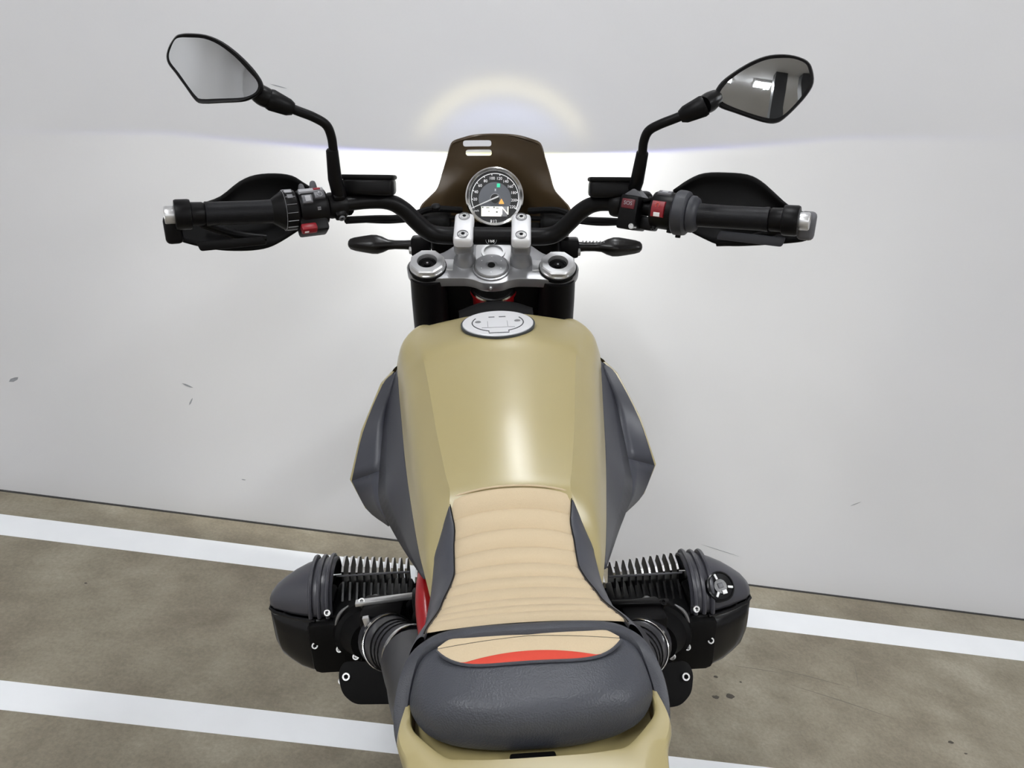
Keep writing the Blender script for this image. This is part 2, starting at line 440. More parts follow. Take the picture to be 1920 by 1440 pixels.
# headlight beam: low-beam pattern thrown on the wall, sharp cutoff with colour fringes, plus added low fill
def headlight_beam():
    li = bpy.data.lights.new('headlight_beam', 'SPOT')
    li.energy = HEADLIGHT_WATT; li.spot_size = math.radians(168); li.spot_blend = .25; li.shadow_soft_size = .004
    li.use_nodes = True
    nt = li.node_tree; N, Lk = nt.nodes, nt.links
    em = N['Emission']
    tc = N.new('ShaderNodeTexCoord'); sp = N.new('ShaderNodeSeparateXYZ'); Lk.new(tc.outputs['Normal'], sp.inputs[0])
    def mth(op, *a, clamp=False):
        n = N.new('ShaderNodeMath'); n.operation = op; n.use_clamp = clamp
        for i, v in enumerate(a):
            if isinstance(v, (int, float)): n.inputs[i].default_value = v
            else: Lk.new(v, n.inputs[i])
        return n.outputs[0]
    mz = mth('MULTIPLY', sp.outputs[2], BEAM_SIGN)
    A = mth('DIVIDE', mth('MULTIPLY', sp.outputs[0], -BEAM_SIGN*BEAM_X), mz)
    B = mth('DIVIDE', mth('MULTIPLY', sp.outputs[1], -BEAM_SIGN*BEAM_Y), mz)
    A2 = mth('MULTIPLY', A, A)
    cutb = mth('ADD', mth('MULTIPLY', mth('MINIMUM', A2, 7.0), .020), .115)
    below = mth('SUBTRACT', cutb, B)           # >0 below the cutoff
    side = mth('MULTIPLY', mth('SUBTRACT', mth('MINIMUM', mth('ABSOLUTE', A), 1.6), .6), .022)
    def step(off):
        return mth('MULTIPLY', mth('ADD', mth('ADD', below, off), .012), 24.0, clamp=True)
    def sm(x):
        return mth('MULTIPLY', mth('MULTIPLY', x, x), mth('SUBTRACT', 3.0, mth('MULTIPLY', 2.0, x)))
    horiz = mth('POWER', 2.718, mth('MULTIPLY', A2, -.55))
    vert = mth('POWER', 2.718, mth('MULTIPLY', mth('MAXIMUM', below, 0.0), -1.6))
    bel = mth('MINIMUM', mth('MAXIMUM', below, 0.0), 3.5)
    low_fill = mth('ADD', mth('MULTIPLY', mth('MULTIPLY', bel, bel), .18), mth('MULTIPLY', mth('MINIMUM', A2, 9.0), .22))  # added fill at wide, low angles, lifts the lower wall
    low_fill = mth('ADD', low_fill, mth('MULTIPLY', mth('MULTIPLY', mth('MULTIPLY', bel, bel), mth('MINIMUM', A2, 9.0)), .17))
    core = mth('ADD', mth('ADD', mth('MULTIPLY', mth('MULTIPLY', horiz, vert), 3.8), 1.3), low_fill)
    # halo above the cutoff: faint warm arc with a bluish inside
    rr = mth('SQRT', mth('ADD', mth('MULTIPLY', A2, 1/.68**2), mth('MULTIPLY', mth('MULTIPLY', B, B), 1/.62**2)))
    def ring(c, w, k):
        d = mth('DIVIDE', mth('SUBTRACT', rr, c), w)
        return mth('MULTIPLY', mth('POWER', 2.718, mth('MULTIPLY', mth('MULTIPLY', d, d), -1.0)), k)
    chan = []
    for off, cols in ((.0, (.50, .16, .10)), (0.0, (.44, .18, .14)), (1.0, (.20, .30, .24))):
        st = sm(step(mth('MULTIPLY', side, off)))
        halo = mth('ADD', mth('ADD', ring(1.0, .13, cols[0]), ring(.72, .16, cols[1])), ring(.4, .35, cols[2]))
        halo = mth('MULTIPLY', halo, mth('MULTIPLY', sm(mth('MULTIPLY', mth('SUBTRACT', B, .10), 3.0, clamp=True)), HALO))
        chan.append(mth('ADD', mth('MULTIPLY', mth('MULTIPLY', core, 1.0 if off < .5 else .93), st), mth('MULTIPLY', halo, mth('SUBTRACT', 1.0, st))))
    cb = N.new('ShaderNodeCombineXYZ')
    for i in range(3): Lk.new(chan[i], cb.inputs[i])
    Lk.new(cb.outputs[0], em.inputs['Color'])
    em.inputs['Strength'].default_value = 1.0
    o = bpy.data.objects.new('headlight_beam', li); COL.objects.link(o); o.parent = bike
    o.matrix_basis = STEER @ frame((0, .582, 1.066), (1, 0, 0), (0, 0, 1), (0, -1, 0))
    return o
BEAM_SIGN, BEAM_X, BEAM_Y, HALO = 1.0, 1.0, 1.0, .85
headlight_beam()

# ---------------- fuel tank
CY = np.array([-.32, -.26, -.23, -.20, -.17, -.14, -.10, -.06, -.02, .02, .05, .10, .14, .155, .163])[::-1]
CZ = np.array([.800, .815, .832, .8585, .8725, .886, .9035, .919, .934, .948, .9598, .9608, .9600, .955, .940])[::-1]
CRX = np.interp(CY, [-.32, -.26, -.23, -.2, -.1, 0, .06, .12, .145, .163], [.070, .084, .080, .072, .089, .103, .113, .124, .104, .088])
CRZ = np.interp(CY, [-.32, -.26, -.23, -.2, -.1, 0, .06, .12, .145, .163], [.775, .800, .818, .8515, .887, .924, .940, .944, .946, .932])
INX = np.interp(CY, [-.32, -.26, -.22, -.16, -.08, .04, .09, .115, .14, .155, .163], [.090, .104, .1125, .1225, .1345, .1475, .152, .149, .130, .113, .102])
INZ = np.interp(CY, [-.32, -.26, -.22, -.16, -.08, .04, .09, .115, .14, .155, .163], [.765, .783, .788, .803, .826, .876, .908, .918, .927, .928, .910])
def tank_shell():
    rows = []
    for i, y in enumerate(CY):
        c, cr, n = np.array([0, y, CZ[i]]), np.array([CRX[i], y, CRZ[i]]), np.array([INX[i], y, INZ[i]])
        m1 = np.array([cr[0]*.36, y, cr[2]+(c[2]-cr[2])*.84]); m2 = np.array([cr[0]*.72, y, cr[2]+(c[2]-cr[2])*.40])
        top = spline([m1*np.array([-1, 1, 1]), c, m1, m2, cr], 5)[5:]
        bul = .009*min(1, max(0, (y+.35)*6))
        q = n-cr; nb = np.array([-q[2], 0, q[0]]); nb = -nb/np.linalg.norm(nb)
        if nb[2] < 0: nb = -nb
        sd = spline([cr, cr+q*.5+nb*bul, n], 6)[1:]
        dn = np.array([n+[-.003, 0, -.012], n+[-.008, 0, -.05], n+[-.05, 0, -.10]])
        half = np.concatenate([top, sd, dn])
        left = half[1:][::-1]*np.array([-1, 1, 1])
        rows.append(np.concatenate([left, half]))
    rows = np.array(rows)
    rows = spline(rows, 4)
    # front closing rows
    f1 = rows[0].copy(); f1[:, 1] -= .004; f1[:, 2] = f1[:, 2]-.03; f1[:, 0] *= .97
    f2 = rows[0].copy(); f2[:, 1] -= .03; f2[:, 2] = np.minimum(f2[:, 2]-.12, .82); f2[:, 0] *= .8
    rows = np.concatenate([[f2, f1], rows])
    return to_mesh('fuel_tank', *grid(rows))
tank = link('fuel_tank', tank_shell(), TAN, bike, smooth=False, label='sand-tan painted fuel tank')
tank.data.polygons.foreach_set('use_smooth', [True]*len(tank.data.polygons))
tank.data.set_sharp_from_angle(angle=math.radians(24))

I_ = [(.152, .087, .899), (.1500, .066, .893), (.1475, .04, .875), (.1385, -.045, .840), (.1345, -.08, .826), (.128, -.12, .814), (.1225, -.16, .803), (.1125, -.22, .788), (.104, -.262, .782)]
F_ = [(.155, .087, .894), (.164, .075, .866), (.1755, .06, .828), (.1818, 0, .776), (.179, -.05, .757), (.165, -.085, .744), (.148, -.12, .734), (.129, -.18, .749), (.106, -.262, .780)]
O_ = [(.157, .088, .893), (.1765, .085, .874), (.2085, .058, .811), (.2275, .023, .7485), (.206, 0, .712), (.171, -.04, .7065)]
for s in (-1, 1):
    m = np.array([s, 1, 1])
    I, Fp, Op = np.array(I_)*m, np.array(F_)*m, np.array(O_)*m
    Is, Fs = spline(I, 4), spline(Fp, 4)
    V, Fc = [], []
    def add(A):
        v, f = grid(A); b = len(V); V.extend([tuple(q) for q in v]); Fc.extend([tuple(b+k for k in q) for q in f])
    add(np.array([Is+(Fs-Is)*t for t in (0, .03, .33, .66, 1)]))
    Oa, Ob = spline(Op[:4], 4), spline(Op[3:], 4)
    Fa, Fb = Fs[:13], Fs[12:21]
    add(np.array([Fa+(Oa-Fa)*t for t in (0, .33, .66, .97, 1)]))
    add(np.array([Fb+(Ob-Fb)*t for t in (0, .33, .66, .97, 1)]))
    me = to_mesh('tank_side_panel', V, Fc, False)
    bm = bmesh.new(); bm.from_mesh(me); bmesh.ops.recalc_face_normals(bm, faces=bm.faces)
    if sum(f.normal.y for f in bm.faces) > 0: bmesh.ops.reverse_faces(bm, faces=bm.faces)
    bm.to_mesh(me); bm.free()
    pan = link('tank_side_panel', me, PADM, tank, smooth=False, label='dark grey faceted knee panel on the tank side')
    me.polygons.foreach_set('use_smooth', [True]*len(me.polygons))
    so = pan.modifiers.new('solid', 'SOLIDIFY'); so.thickness = .003; so.offset = -1
    # painted shroud in front of the panel: its edge shows as a thin tan rim
    R0 = np.array(Op)+np.array([0, .004, 0])
    R1 = R0+np.array([s*.0035, .003, -.001])
    R2 = R1+np.array([-s*.004, .018, .0])
    R3 = R2*np.array([.86, 1, 1])+np.array([0, .05, .0])
    R4 = np.array([(s*(.115-.003*k), .155-.012*k, .915-.04*k) for k in range(len(Op))])
    rows = spline(np.array([R0, R1, R2, R3, R4]), 3)
    link('tank_shroud', to_mesh('tank_shroud', *grid(rows)), TAN, tank, label='tan painted shroud edge beside the knee panel')

# fuel cap (flat disc with grooves) on the tank
CAPC = (0, .093, .9608)
capM = frame(CAPC, (1, 0, 0), (0, 1, .012), (0, -.012, 1))
link('cap_ring', lathe('cap_ring', [(.0535, -.006), (.0548, .0002), (.0540, .0009), (.0525, .0004), (.0520, -.006)], capM, 56, False), DARKGR, tank)
link('fuel_cap', lathe('fuel_cap', [(.0522, -.008), (.0522, .0012), (.0515, .0020), (.001, .0024)], capM, 56), ALUW, tank, label='silver round fuel filler cap')
def groove(pts, w=.0017, z=.0026, nm='cap_groove'):
    P = [capM @ Vector((x, y, z-.0004)) for x, y in pts]
    tube(nm, [tuple(p) for p in P], w*.5, DARKGR, tank, seg=6)
a0 = np.linspace(math.radians(-68), math.radians(30), 22)
groove([(.0375*math.cos(t), .0375*math.sin(t)) for t in a0])
groove([(-.0375*math.cos(t), .0375*math.sin(t)) for t in a0])
groove([(-.014, -.0348), (-.014, -.043), (.0145, -.043), (.0145, -.0348)])
groove([(-.024, -.021), (.024, -.021)], .0008)
groove([(-.015, -.018), (-.015, .006)], .0006); groove([(.014, -.018), (.014, .006)], .0006)
for x in (-.029, .029):
    link('cap_dimple', lathe('cap_dimple', [(.0045, .0022), (.0042, .0028), (.0005, .0026)], capM @ Matrix.Translation((x, .004, 0)), 20), ALUD, tank)
for k, (x, w) in enumerate(((-.0085, .009), (.0075, .010))):
    link('cap_engraving', rbox('cap_engraving', (w, .0028, .0004), capM @ Matrix.Translation((x, .0235, .0025)), 0), GREYBTN, tank)

# ---------------- rider seat: base, ribbed pleats, side bolsters, strap
SY = np.array([-.200, -.224, -.25, -.278, -.306, -.334, -.361, -.388, -.413, -.438, -.463, -.489, -.516])
SZ = np.array([.8605, .8465, .8365, .8305, .829, .832, .839, .8465, .858, .871, .883, .892, .897])
def seat_hw(y):  return np.interp(-y, [.2, .235, .26, .31, .37, .46, .5], [.0735, .0672, .0685, .0675, .0775, .0875, .090])
def seat_drop(y): return np.interp(-y, [.2, .25, .31, .37, .46, .5], [.0135, .0125, .0095, .008, .006, .005])
_sf = spline(np.c_[SY, SZ], 16)
def seat_z(y): return np.interp(-y, -_sf[:, 0], _sf[:, 1])
def seat_pt(u, y, lift=0):
    hw = seat_hw(y)
    return np.array([u*hw, y, seat_z(y)-seat_drop(y)*abs(u)**2.2+lift])
rows = [[seat_pt(u, y, -.006) for u in np.linspace(-1, 1, 13)] for y in np.linspace(-.204, -.486, 24)]
low = [[p+np.array([0, 0, -.05]) for p in r] for r in (rows[0],)]
seat = link('rider_seat', to_mesh('rider_seat', *grid(np.array(rows))), BLACKM, bike, label='rider seat with tan ribbed centre')
so = seat.modifiers.new('solid', 'SOLIDIFY'); so.thickness = .05; so.offset = -1
for j in range(10):
    ya, yb = SY[j], SY[j+1]
    rows = []
    for t in np.linspace(0, 1, 9):
        y = ya+(yb-ya)*t
        lift = .0058*(1-abs(2*t-1)**2.6)-.0026
        rows.append([seat_pt(u, y, lift if abs(u) < .985 else min(lift, -.001)) for u in np.linspace(-1, 1, 23)])
    link('seat_pleat', to_mesh('seat_pleat', *grid(np.array(rows))), SEATTAN, seat, label='tan stitched seat pleat' if j == 0 else None)
for s in (-1, 1):
    rows = []
    for y in np.linspace(-.203, -.478, 40):
        k = np.interp(-y, [.203, .225, .26, .30, .40, .47, .485], [.04, .45, .85, 1, .9, .7, .7])
        e = seat_pt(1, y)
        ox = max(np.interp(-y, [.203, .25, .33, .41, .475], [.0745, .0925, .0965, .098, .1025]), e[0]+.0005)
        dx, dz = ox-e[0], -.030*k
        prof = [e+[-.001, 0, -.004], e+[0, 0, .0015*k], e+[dx*.35, 0, dz*.12+.0012], e+[dx*.75, 0, dz*.5], e+[dx, 0, dz], e+[dx*1.02, 0, dz-.02*k], e+[dx*.9, 0, dz-.05*k]]
        rows.append(spline(prof, 3)*np.array([s, 1, 1]))
    link('seat_bolster', to_mesh('seat_bolster', *grid(np.array(rows))), BOLST, seat, label='black leather side bolster of the seat')
    pip = [seat_pt(s, y, .0012) for y in np.linspace(-.203, -.472, 30)]
    tube('seat_piping', pip, .0006, BLACKM, seat, seg=6)
pip = [seat_pt(u, -.2005, .0008) for u in np.linspace(-1, 1, 24)]
tube('seat_piping', pip, .0013, SEATTAN, seat, seg=6, label='tan piping at the front seam')
# strap across the seat
half = [(0, -.489, .8955), (.045, -.4875, .8935), (.075, -.486, .887), (.092, -.490, .877), (.1015, -.501, .8645), (.1065, -.517, .8505), (.1065, -.532, .838), (.103, -.545, .828)]
half = spline(half, 5)
path = np.concatenate([half[1:][::-1]*np.array([-1, 1, 1]), half])
T = np.gradient(path, axis=0); T /= np.linalg.norm(T, axis=1)[:, None]
rows = []
for p, t in zip(path, T):
    w = np.array([0, 1.0, -.25]); ext = max(0, (abs(p[0])-.085)/.02); ext = min(1, ext)
    w = (1-ext)*np.array([0, .97, -.2])+ext*np.array([np.sign(p[0])*.75, .55, .3])
    w -= t*(w@t); w /= np.linalg.norm(w)
    nn = np.cross(w, t); nn = nn if nn[2] > -.2 else -nn
    pr = [(-.0065, -.003), (-.0068, .0), (-.0055, .0024), (-.002, .0034), (.002, .0034), (.0055, .0024), (.0068, 0), (.0065, -.003)]
    rows.append([p+a*w+b*nn for a, b in pr])
link('seat_strap', to_mesh('seat_strap', *grid(np.array(rows), True, True)), STRAPM, bike, label='black leather grab strap across the seat')

# ---------------- passenger pad
def pad_z(x, y): return .8945+(y+.492)*.10-.85*x*x
Ptop = [(0, -.490), (.05, -.490), (.0705, -.496), (.0745, -.515), (.070, -.535), (.061, -.552), (.032, -.5615), (0, -.563)]
Ptop = [(x, y, pad_z(x, y)) for x, y in Ptop]
Qlow = [(0, -.484, .878), (.06, -.484, .874), (.090, -.488, .864), (.0985, -.509, .8580), (.0975, -.531, .8515), (.078, -.554, .8480), (.040, -.5645, .8475), (0, -.5665, .8475)]
def full(h): 
    h = [np.array(p) for p in h]
    return h+[p*np.array([-1, 1, 1]) for p in h[-2:0:-1]]
def densify(ring, n=5):
    ring = [np.array(p) for p in ring]; k = len(ring)
    ext = ring[-2:]+ring+ring[:3]
    sp = spline(np.array(ext), n)
    return sp[2*n:(2+k)*n]
Tp, Ql = densify(full(Ptop)), densify(full(Qlow))
rings = []
Tp[:, 2] -= .0030
cen = np.array([0, -.525, 0])
for k in (.02, .3, .6, .75, .88):
    r = cen+(Tp-cen)*k; r[:, 2] = pad_z(r[:, 0], r[:, 1])-.0030*max(0, (k-.6)/.4)**2; rings.append(r)
for t in np.linspace(0, 1, 9):
    r = Tp+(Ql-Tp)*t
    out = r-np.array([0, -.525, .84]); out[:, 2] *= 0; out /= np.linalg.norm(out, axis=1)[:, None]+1e-6
    bul = math.sin(math.pi*t)
    r = r+out*.0045*bul+np.array([0, 0, .0035])*bul
    rings.append(r)
r = Ql.copy(); r[:, 2] -= .006; r[:, :2] = cen[:2]+(r[:, :2]-cen[:2])*.93; rings.append(r)
pillion = link('passenger_pad', to_mesh('passenger_pad', *grid(np.array(rings), True, True)), LEATHER, bike, label='black leather passenger pad')
def pad_panel(name, front, rear, m, lift, n=14, **k):
    rows = []
    for t in np.linspace(0, 1, 7):
        rr = []
        for a, b in zip(front, rear):
            x, y = a[0]+(b[0]-a[0])*t, a[1]+(b[1]-a[1])*t
            rr.append((x, y, pad_z(x, y)+lift+.0008*math.sin(math.pi*t)))
        rows.append(rr)
    return link(name, to_mesh(name, *grid(np.array(rows))), m, pillion, **k)
us = np.linspace(-1, 1, 25)
def tan_rear(u):                               # rear outline of the tan insert (smile)
    return (u*.0745, -.523+.0225*abs(u)**5)
def smile_y(x): return -.5245+.022*abs(x/.0765)**5
def orange_y(x): return -.5130-.0075*(x/.060)**2
fA = [(u*.0750, -.4865-.0120*abs(u)**6) for u in us]
fB = [(u*.0755, max(-.4995, tan_rear(u)[1])) for u in us]
fB = [(u*.0752, -.4965-.0035*abs(u)) for u in us]
fC = [(u*.0715, max(-.509-.0125*abs(u)**1.6, -.5235+.019*abs(u)**6)) for u in us]
fD = [(u*.0575, smile_y(u*.0575)+.0003) for u in us]
fR = [(u*.0575, max(orange_y(u*.0575), smile_y(u*.0575)+.0006)) for u in us]
pad_panel('seat_pleat', fA, fB, SEATTAN, .0010, label='tan pleat of the passenger pad')
pad_panel('seat_pleat', [(x, y-.0006) for x, y in fB], [(u*.0752, max(orange_y(u*.0752), smile_y(u*.0752))) for u in us], SEATTAN, .0010)
pad_panel('orange_insert', fR, fD, ORANGE, .0016, label='orange-red crescent insert')
pip = [(u*.0765, -.5245+.022*abs(u)**5, pad_z(u*.0765, -.5245+.022*abs(u)**5)+.0012) for u in np.linspace(-1, 1, 40)]
tube('seat_piping', pip, .0014, STRAPM, pillion, seg=6)

# ---------------- tail cover round the pad
TO = [(.1005, -.500, .846), (.1035, -.520, .850), (.1075, -.545, .851), (.106, -.560, .850), (.099, -.579, .849), (.093, -.62, .845), (.080, -.68, .838), (.05, -.73, .83), (0, -.745, .826)]
TI = [(.0985, -.500, .845), (.0985, -.522, .8485), (.0975, -.541, .850), (.0905, -.553, .850), (.0705, -.5735, .8505), (.056, -.5775, .851), (.040, -.579, .851), (.02, -.5795, .851), (0, -.5795, .851)]
def half_rows(A): return spline(np.array(A), 4)
o_, i_ = half_rows(TO), half_rows(TI)
rowsT = [i_+np.array([0, .004, -.030]), i_+np.array([0, .0025, -.006]), i_, i_+(o_-i_)*.12+np.array([0, 0, .0012]), i_+(o_-i_)*.5+np.array([0, 0, .0016]), i_+(o_-i_)*.92+np.array([0, 0, .0008]), o_+np.array([0, 0, -.001]), o_*np.array([1.01, 1, 1])+np.array([0, 0, -.006]), o_*np.array([.97, 1, 1])+np.array([0, .004, -.05])]
rowsT = np.array(rowsT)
fullT = np.concatenate([rowsT[:, :-1]*np.array([-1, 1, 1]), rowsT[:, ::-1]], axis=1)
tail = link('tail_cover', to_mesh('tail_cover', *grid(fullT)), TAN, bike, label='sand-tan tail cover behind the passenger pad')
ch = np.array([[(x*sx, y, .836) for x, y in ((.097, -.50), (.096, -.54), (.07, -.577), (.03, -.588))] for sx in (1, .5, 0, -.5, -1)])
link('tail_channel', to_mesh('tail_channel', *grid(ch)), TAN, tail)
link('pad_latch', rbox('pad_latch', (.036, .014, .016), Matrix.Translation((-.003, -.5725, .8335)), .002), BLACKM, tail)
for s in (-1, 1):
    link('tail_bracket', rbox('tail_bracket', (.02, .09, .03), Matrix.Translation((s*.098, -.60, .79)), .004), BLACKM, tail)

# ---------------- fly screen with two slots, and headlight
def screen_mesh():
    R = [(.062, 1.1795, .455, .469, 1.1875), (.0745, 1.1755, .455, .470, 1.184), (.0815, 1.168, .456, .471, 1.177), (.0885, 1.146, .457, .474, 1.153), (.0965, 1.122, .456, .478, 1.128), (.1045, 1.097, .442, .482, 1.103), (.1165, 1.0845, .424, .484, 1.088), (.1315, 1.0695, .402, .486, 1.07), (.134, 1.045, .398, .486, 1.045), (.130, 1.02, .40, .486, 1.02)]
    R = spline(np.array(R), 4)
    rows = []
    for xe, ze, ye, yc, zc in R:
        rows.append([(t*xe, yc+(ye-yc)*abs(t)**2.2, zc+(ze-zc)*abs(t)**2.4) for t in np.linspace(-1, 1, 41)])
    return to_mesh('fly_screen', *grid(np.array(rows)))
scr = link('fly_screen', screen_mesh(), SCREEN_BROWN, bike, steer=True, label='dark brown fly screen with two slots, seen from its back')
so = scr.modifiers.new('solid', 'SOLIDIFY'); so.thickness = .004; so.offset = 0
for (xa, xb, za, zb) in ((-.0595, -.009, 1.1655, 1.1765), (-.0550, -.0085, 1.149, 1.160)):
    me = prism('cutter', rounded([(xa, za), (xb, za), (xb, zb), (xa, zb)], .005, 5), .2, frame((0, .56, 0), (1, 0, 0), (0, 0, 1), (0, -1, 0)))
    c = link('cutter', me, None, bike, steer=True)
    bpy.context.view_layer.update()
    cut(scr, c)
scr.data.polygons.foreach_set('use_smooth', [True]*len(scr.data.polygons))
try: scr.data.set_sharp_from_angle(angle=math.radians(40))
except Exception: pass
hl = link('headlight', lathe('headlight', [(.03, .0), (.052, .01), (.064, .035), (.067, .075), (.069, .083), (.064, .086), (.001, .080)], frame((0, .490, 1.066), (1, 0, 0), (0, 0, -1), (0, 1, 0)), 40), BLACKP, bike, steer=True, label='round headlight, switched on')
link('headlight_lens', lathe('headlight_lens', [(.063, .0862), (.05, .0875), (.001, .0885)], frame((0, .490, 1.066), (1, 0, 0), (0, 0, -1), (0, 1, 0)), 40), LENS, hl)

# ---------------- round instrument
gn = Vector((0, -math.cos(math.radians(12)), math.sin(math.radians(12))))
gx = Vector((1, 0, 0)); gy = gn.cross(gx)
GM = frame((-.0015, .413, 1.0865), gx, gy, gn)
inst = link('instrument', lathe('instrument', [(.02, -.058), (.040, -.050), (.048, -.02), (.0500, -.004)], GM, 48), BLACKP, bike, steer=True, label='round analogue speedometer with small display')
def G(z=0, x=0, y=0): return GM @ Matrix.Translation((x, y, z))
link('bezel', lathe('bezel', [(.0500, -.012), (.0520, -.004), (.0515, .002), (.0495, .0036), (.0455, .0015), (.0435, -.003), (.0435, -.0035)], GM, 64, False), CHROME, inst, label='polished metal bezel ring')
link('dial', lathe('dial', [(.0450, -.006), (.0450, -.0035), (.0005, -.0034)], GM, 48), DIALB, inst, label='black dial face')
link('dial_disc', lathe('dial_disc', [(.0290, -.0034), (.0288, -.0028), (.0005, -.0027)], G(0, .0004, -.0035), 48), DIALG, inst, label='grey centre disc')
PXM = 8.61e-5
def gp(px, py): return ((px-740)*PXM, -(py-735)*PXM)
arc = []
C0 = gp(748, 752); R0_ = 492*PXM
def dial_ticks():
    V, Fc = [], []
    def quad(pts):
        b = len(V); V.extend([(x, y, -.0031) for x, y in pts]); Fc.append((b, b+1, b+2, b+3))
    angs = np.radians(np.linspace(207, -28, 61))
    for a, b in zip(angs[:-1], angs[1:]):
        r1, r2 = R0_, R0_-.0012
        quad([(C0[0]+r*math.cos(t), C0[1]+r*math.sin(t)) for r, t in ((r1, a), (r1, b), (r2, b), (r2, a))])
    tk = [(265, 965), (250, 790), (285, 610), (370, 450), (520, 330), (680, 285), (850, 280), (1020, 350), (1140, 475), (1215, 635), (1240, 800), (1195, 980)]
    for px, py in tk:
        x, y = gp(px, py); a = math.atan2(y-C0[1], x-C0[0]); ca, sa = math.cos(a), math.sin(a); w = .0006
        for r1, r2 in ((R0_, R0_-.0035),):
            quad([(C0[0]+r1*ca-w*sa, C0[1]+r1*sa+w*ca), (C0[0]+r1*ca+w*sa, C0[1]+r1*sa-w*ca), (C0[0]+r2*ca+w*sa, C0[1]+r2*sa-w*ca), (C0[0]+r2*ca-w*sa, C0[1]+r2*sa+w*ca)])
    return xf(to_mesh('dial_scale', V, Fc, False), GM)
link('dial_scale', dial_ticks(), NUM_L, inst, smooth=False)
for s_, px, py in (('km/h', 362, 1018), ('20', 340, 788), ('40', 360, 640), ('60', 440, 512), ('80', 552, 420), ('100', 685, 365), ('120', 835, 368), ('140', 966, 425), ('160', 1060, 525), ('180', 1130, 650), ('200', 1140, 800), ('220', 1112, 935)):
    x, y = gp(px, py)
    text('numeral', s_, .0070 if s_ != 'km/h' else .0048, G(-.0031, x, y), NUM_L, inst)
x, y = gp(722, 1232); text('dial_lettering', 'R12', .0074, G(-.0031, x, y), NUM_L, inst)
x, y = gp(675, 1030); link('display', rbox('display', (.0362, .0172, .0012), G(-.0024, x, y), .0004), GAUGE_LCD, inst, label='pale backlit display')
x, y = gp(950, 1028); link('display', rbox('display', (.0098, .0172, .0012), G(-.0024, x, y), .0004), LTGREY, inst)
x, y = gp(955, 1020); text('gear_letter', 'N', .0205, G(-.0017, x, y), GAUGE_LCD, inst)
for px, py, w, h in ((495, 948, .0030, .0022), (600, 955, .006, .0014), (730, 948, .0026, .0022), (800, 960, .005, .0012), (625, 1028, .003, .0012), (790, 1040, .003, .0024)):
    x, y = gp(px, py); link('display_segment', rbox('display_segment', (w, h, .0002), G(-.0017, x, y), 0), GREYBTN, inst)
x, y = gp(818, 505); link('warning_light', rbox('warning_light', (.0058, .0066, .0012), G(-.0022, x, y), .0008), GREEN_L, inst, label='lit green indicator')
x, y = gp(882, 830)
link('warning_light', prism('warning_light', rounded([(-.0052, -.004), (.0052, -.004), (0, .0056)], .0016), .0012, G(-.0026, x, y)), AMBER_L, inst, label='lit amber triangle indicator')
x, y = gp(755, 590); text('dial_mark', 'z', .0075, G(-.0025, x, y), NUM_L, inst)
x, y = gp(752, 770); link('needle_hub', lathe('needle_hub', [(.0082, -.003), (.0078, .0004), (.001, .0008)], G(0, x, y), 28), DIALB, inst)
link('needle_hub_ring', lathe('needle_hub_ring', [(.0092, -.003), (.0090, -.0020), (.0082, -.0018)], G(0, x, y), 28, False), LTGREY, inst)
n0, n1 = gp(822, 725), gp(272, 965)
dv = np.array(n1)-np.array(n0); ln = np.linalg.norm(dv); dv /= ln; pv = np.array([-dv[1], dv[0]])
poly = [tuple(np.array(n0)+pv*.0014), tuple(np.array(n0)-pv*.0014), tuple(np.array(n1)-pv*.0007), tuple(np.array(n1)+pv*.0007)]
link('needle', prism('needle', poly, .0008, G(.0008)), WHITEM, inst, smooth=False, label='white needle')
link('cover_glass', lathe('cover_glass', [(.0448, .0018), (.001, .0026)], GM, 40, False), GLASS, inst)

# dark brackets and cables behind the instrument
bk = link('instrument_bracket', rbox('instrument_bracket', (.235, .05, .052), frame((0, .425, 1.008), (1, 0, 0), (0, .97, .24), (0, -.24, .97)), .012, 3), BLACKM, bike, steer=True, label='black bracket carrying instrument and headlight')
for s in (-1, 1):
    link('bracket_arm', rbox('bracket_arm', (.05, .09, .03), Matrix.Translation((s*.105, .395, 1.046)), .010, 3), BLACKM, bk)
    tube('cable', [(s*.06, .40, 1.065), (s*.11, .37, 1.072), (s*.15, .31, 1.070), (s*.19, .26, 1.078), (s*.225, .215, 1.085)], .0058, BLACKM, bk, 8, 6, label='black hose running to the bar')
    tube('cable', [(s*.05, .41, 1.05), (s*.12, .36, 1.058), (s*.17, .29, 1.068), (s*.215, .23, 1.083)], .0042, BLACKM, bk, 8, 6)
link('bracket_stud', lathe('bracket_stud', [(.008, 0), (.008, .006), (.005, .008), (.001, .008)], axis_frame((-.099, .345, 1.078), (0, -.4, .9)), 16), BLACKP, bk)

# ---------------- handlebar, risers, top clamp, fork
bar_half = [(0, .265, 1.051), (.045, .265, 1.051), (.083, .265, 1.0512), (.104, .261, 1.058), (.122, .254, 1.076), (.140, .247, 1.096), (.160, .238, 1.109), (.190, .2225, 1.113), (.25, .188, 1.1115), (.32, .150, 1.111), (.438, .0935, 1.1165)]
bh = spline(np.array(bar_half), 6)
rad = np.interp(bh[:, 0], [0, .09, .15, .2, .45], [.0143, .0143, .0128, .0112, .0112])
path = np.concatenate([bh[1:][::-1]*np.array([-1, 1, 1]), bh]); rad = np.concatenate([rad[1:][::-1], rad])
bar = link('handlebar', to_mesh('handlebar', *tube_geo(path, rad, 20)), BLACKP, bike, steer=True, label='black tubular handlebar')
tM = frame((-.002, .2518, 1.0482), (1, 0, 0), (0, .38, .925), (0, -.925, .38))
link('bar_sticker', lathe('bar_sticker', [(.0092, -.0002), (.0090, .0006), (.0082, .0006), (.0082, .0002)], tM, 32, False), GREYBTN, bar)
text('bar_lettering', '168', .0075, tM @ Matrix.Translation((0, -.0022, .0004)), WHITEM, bar)
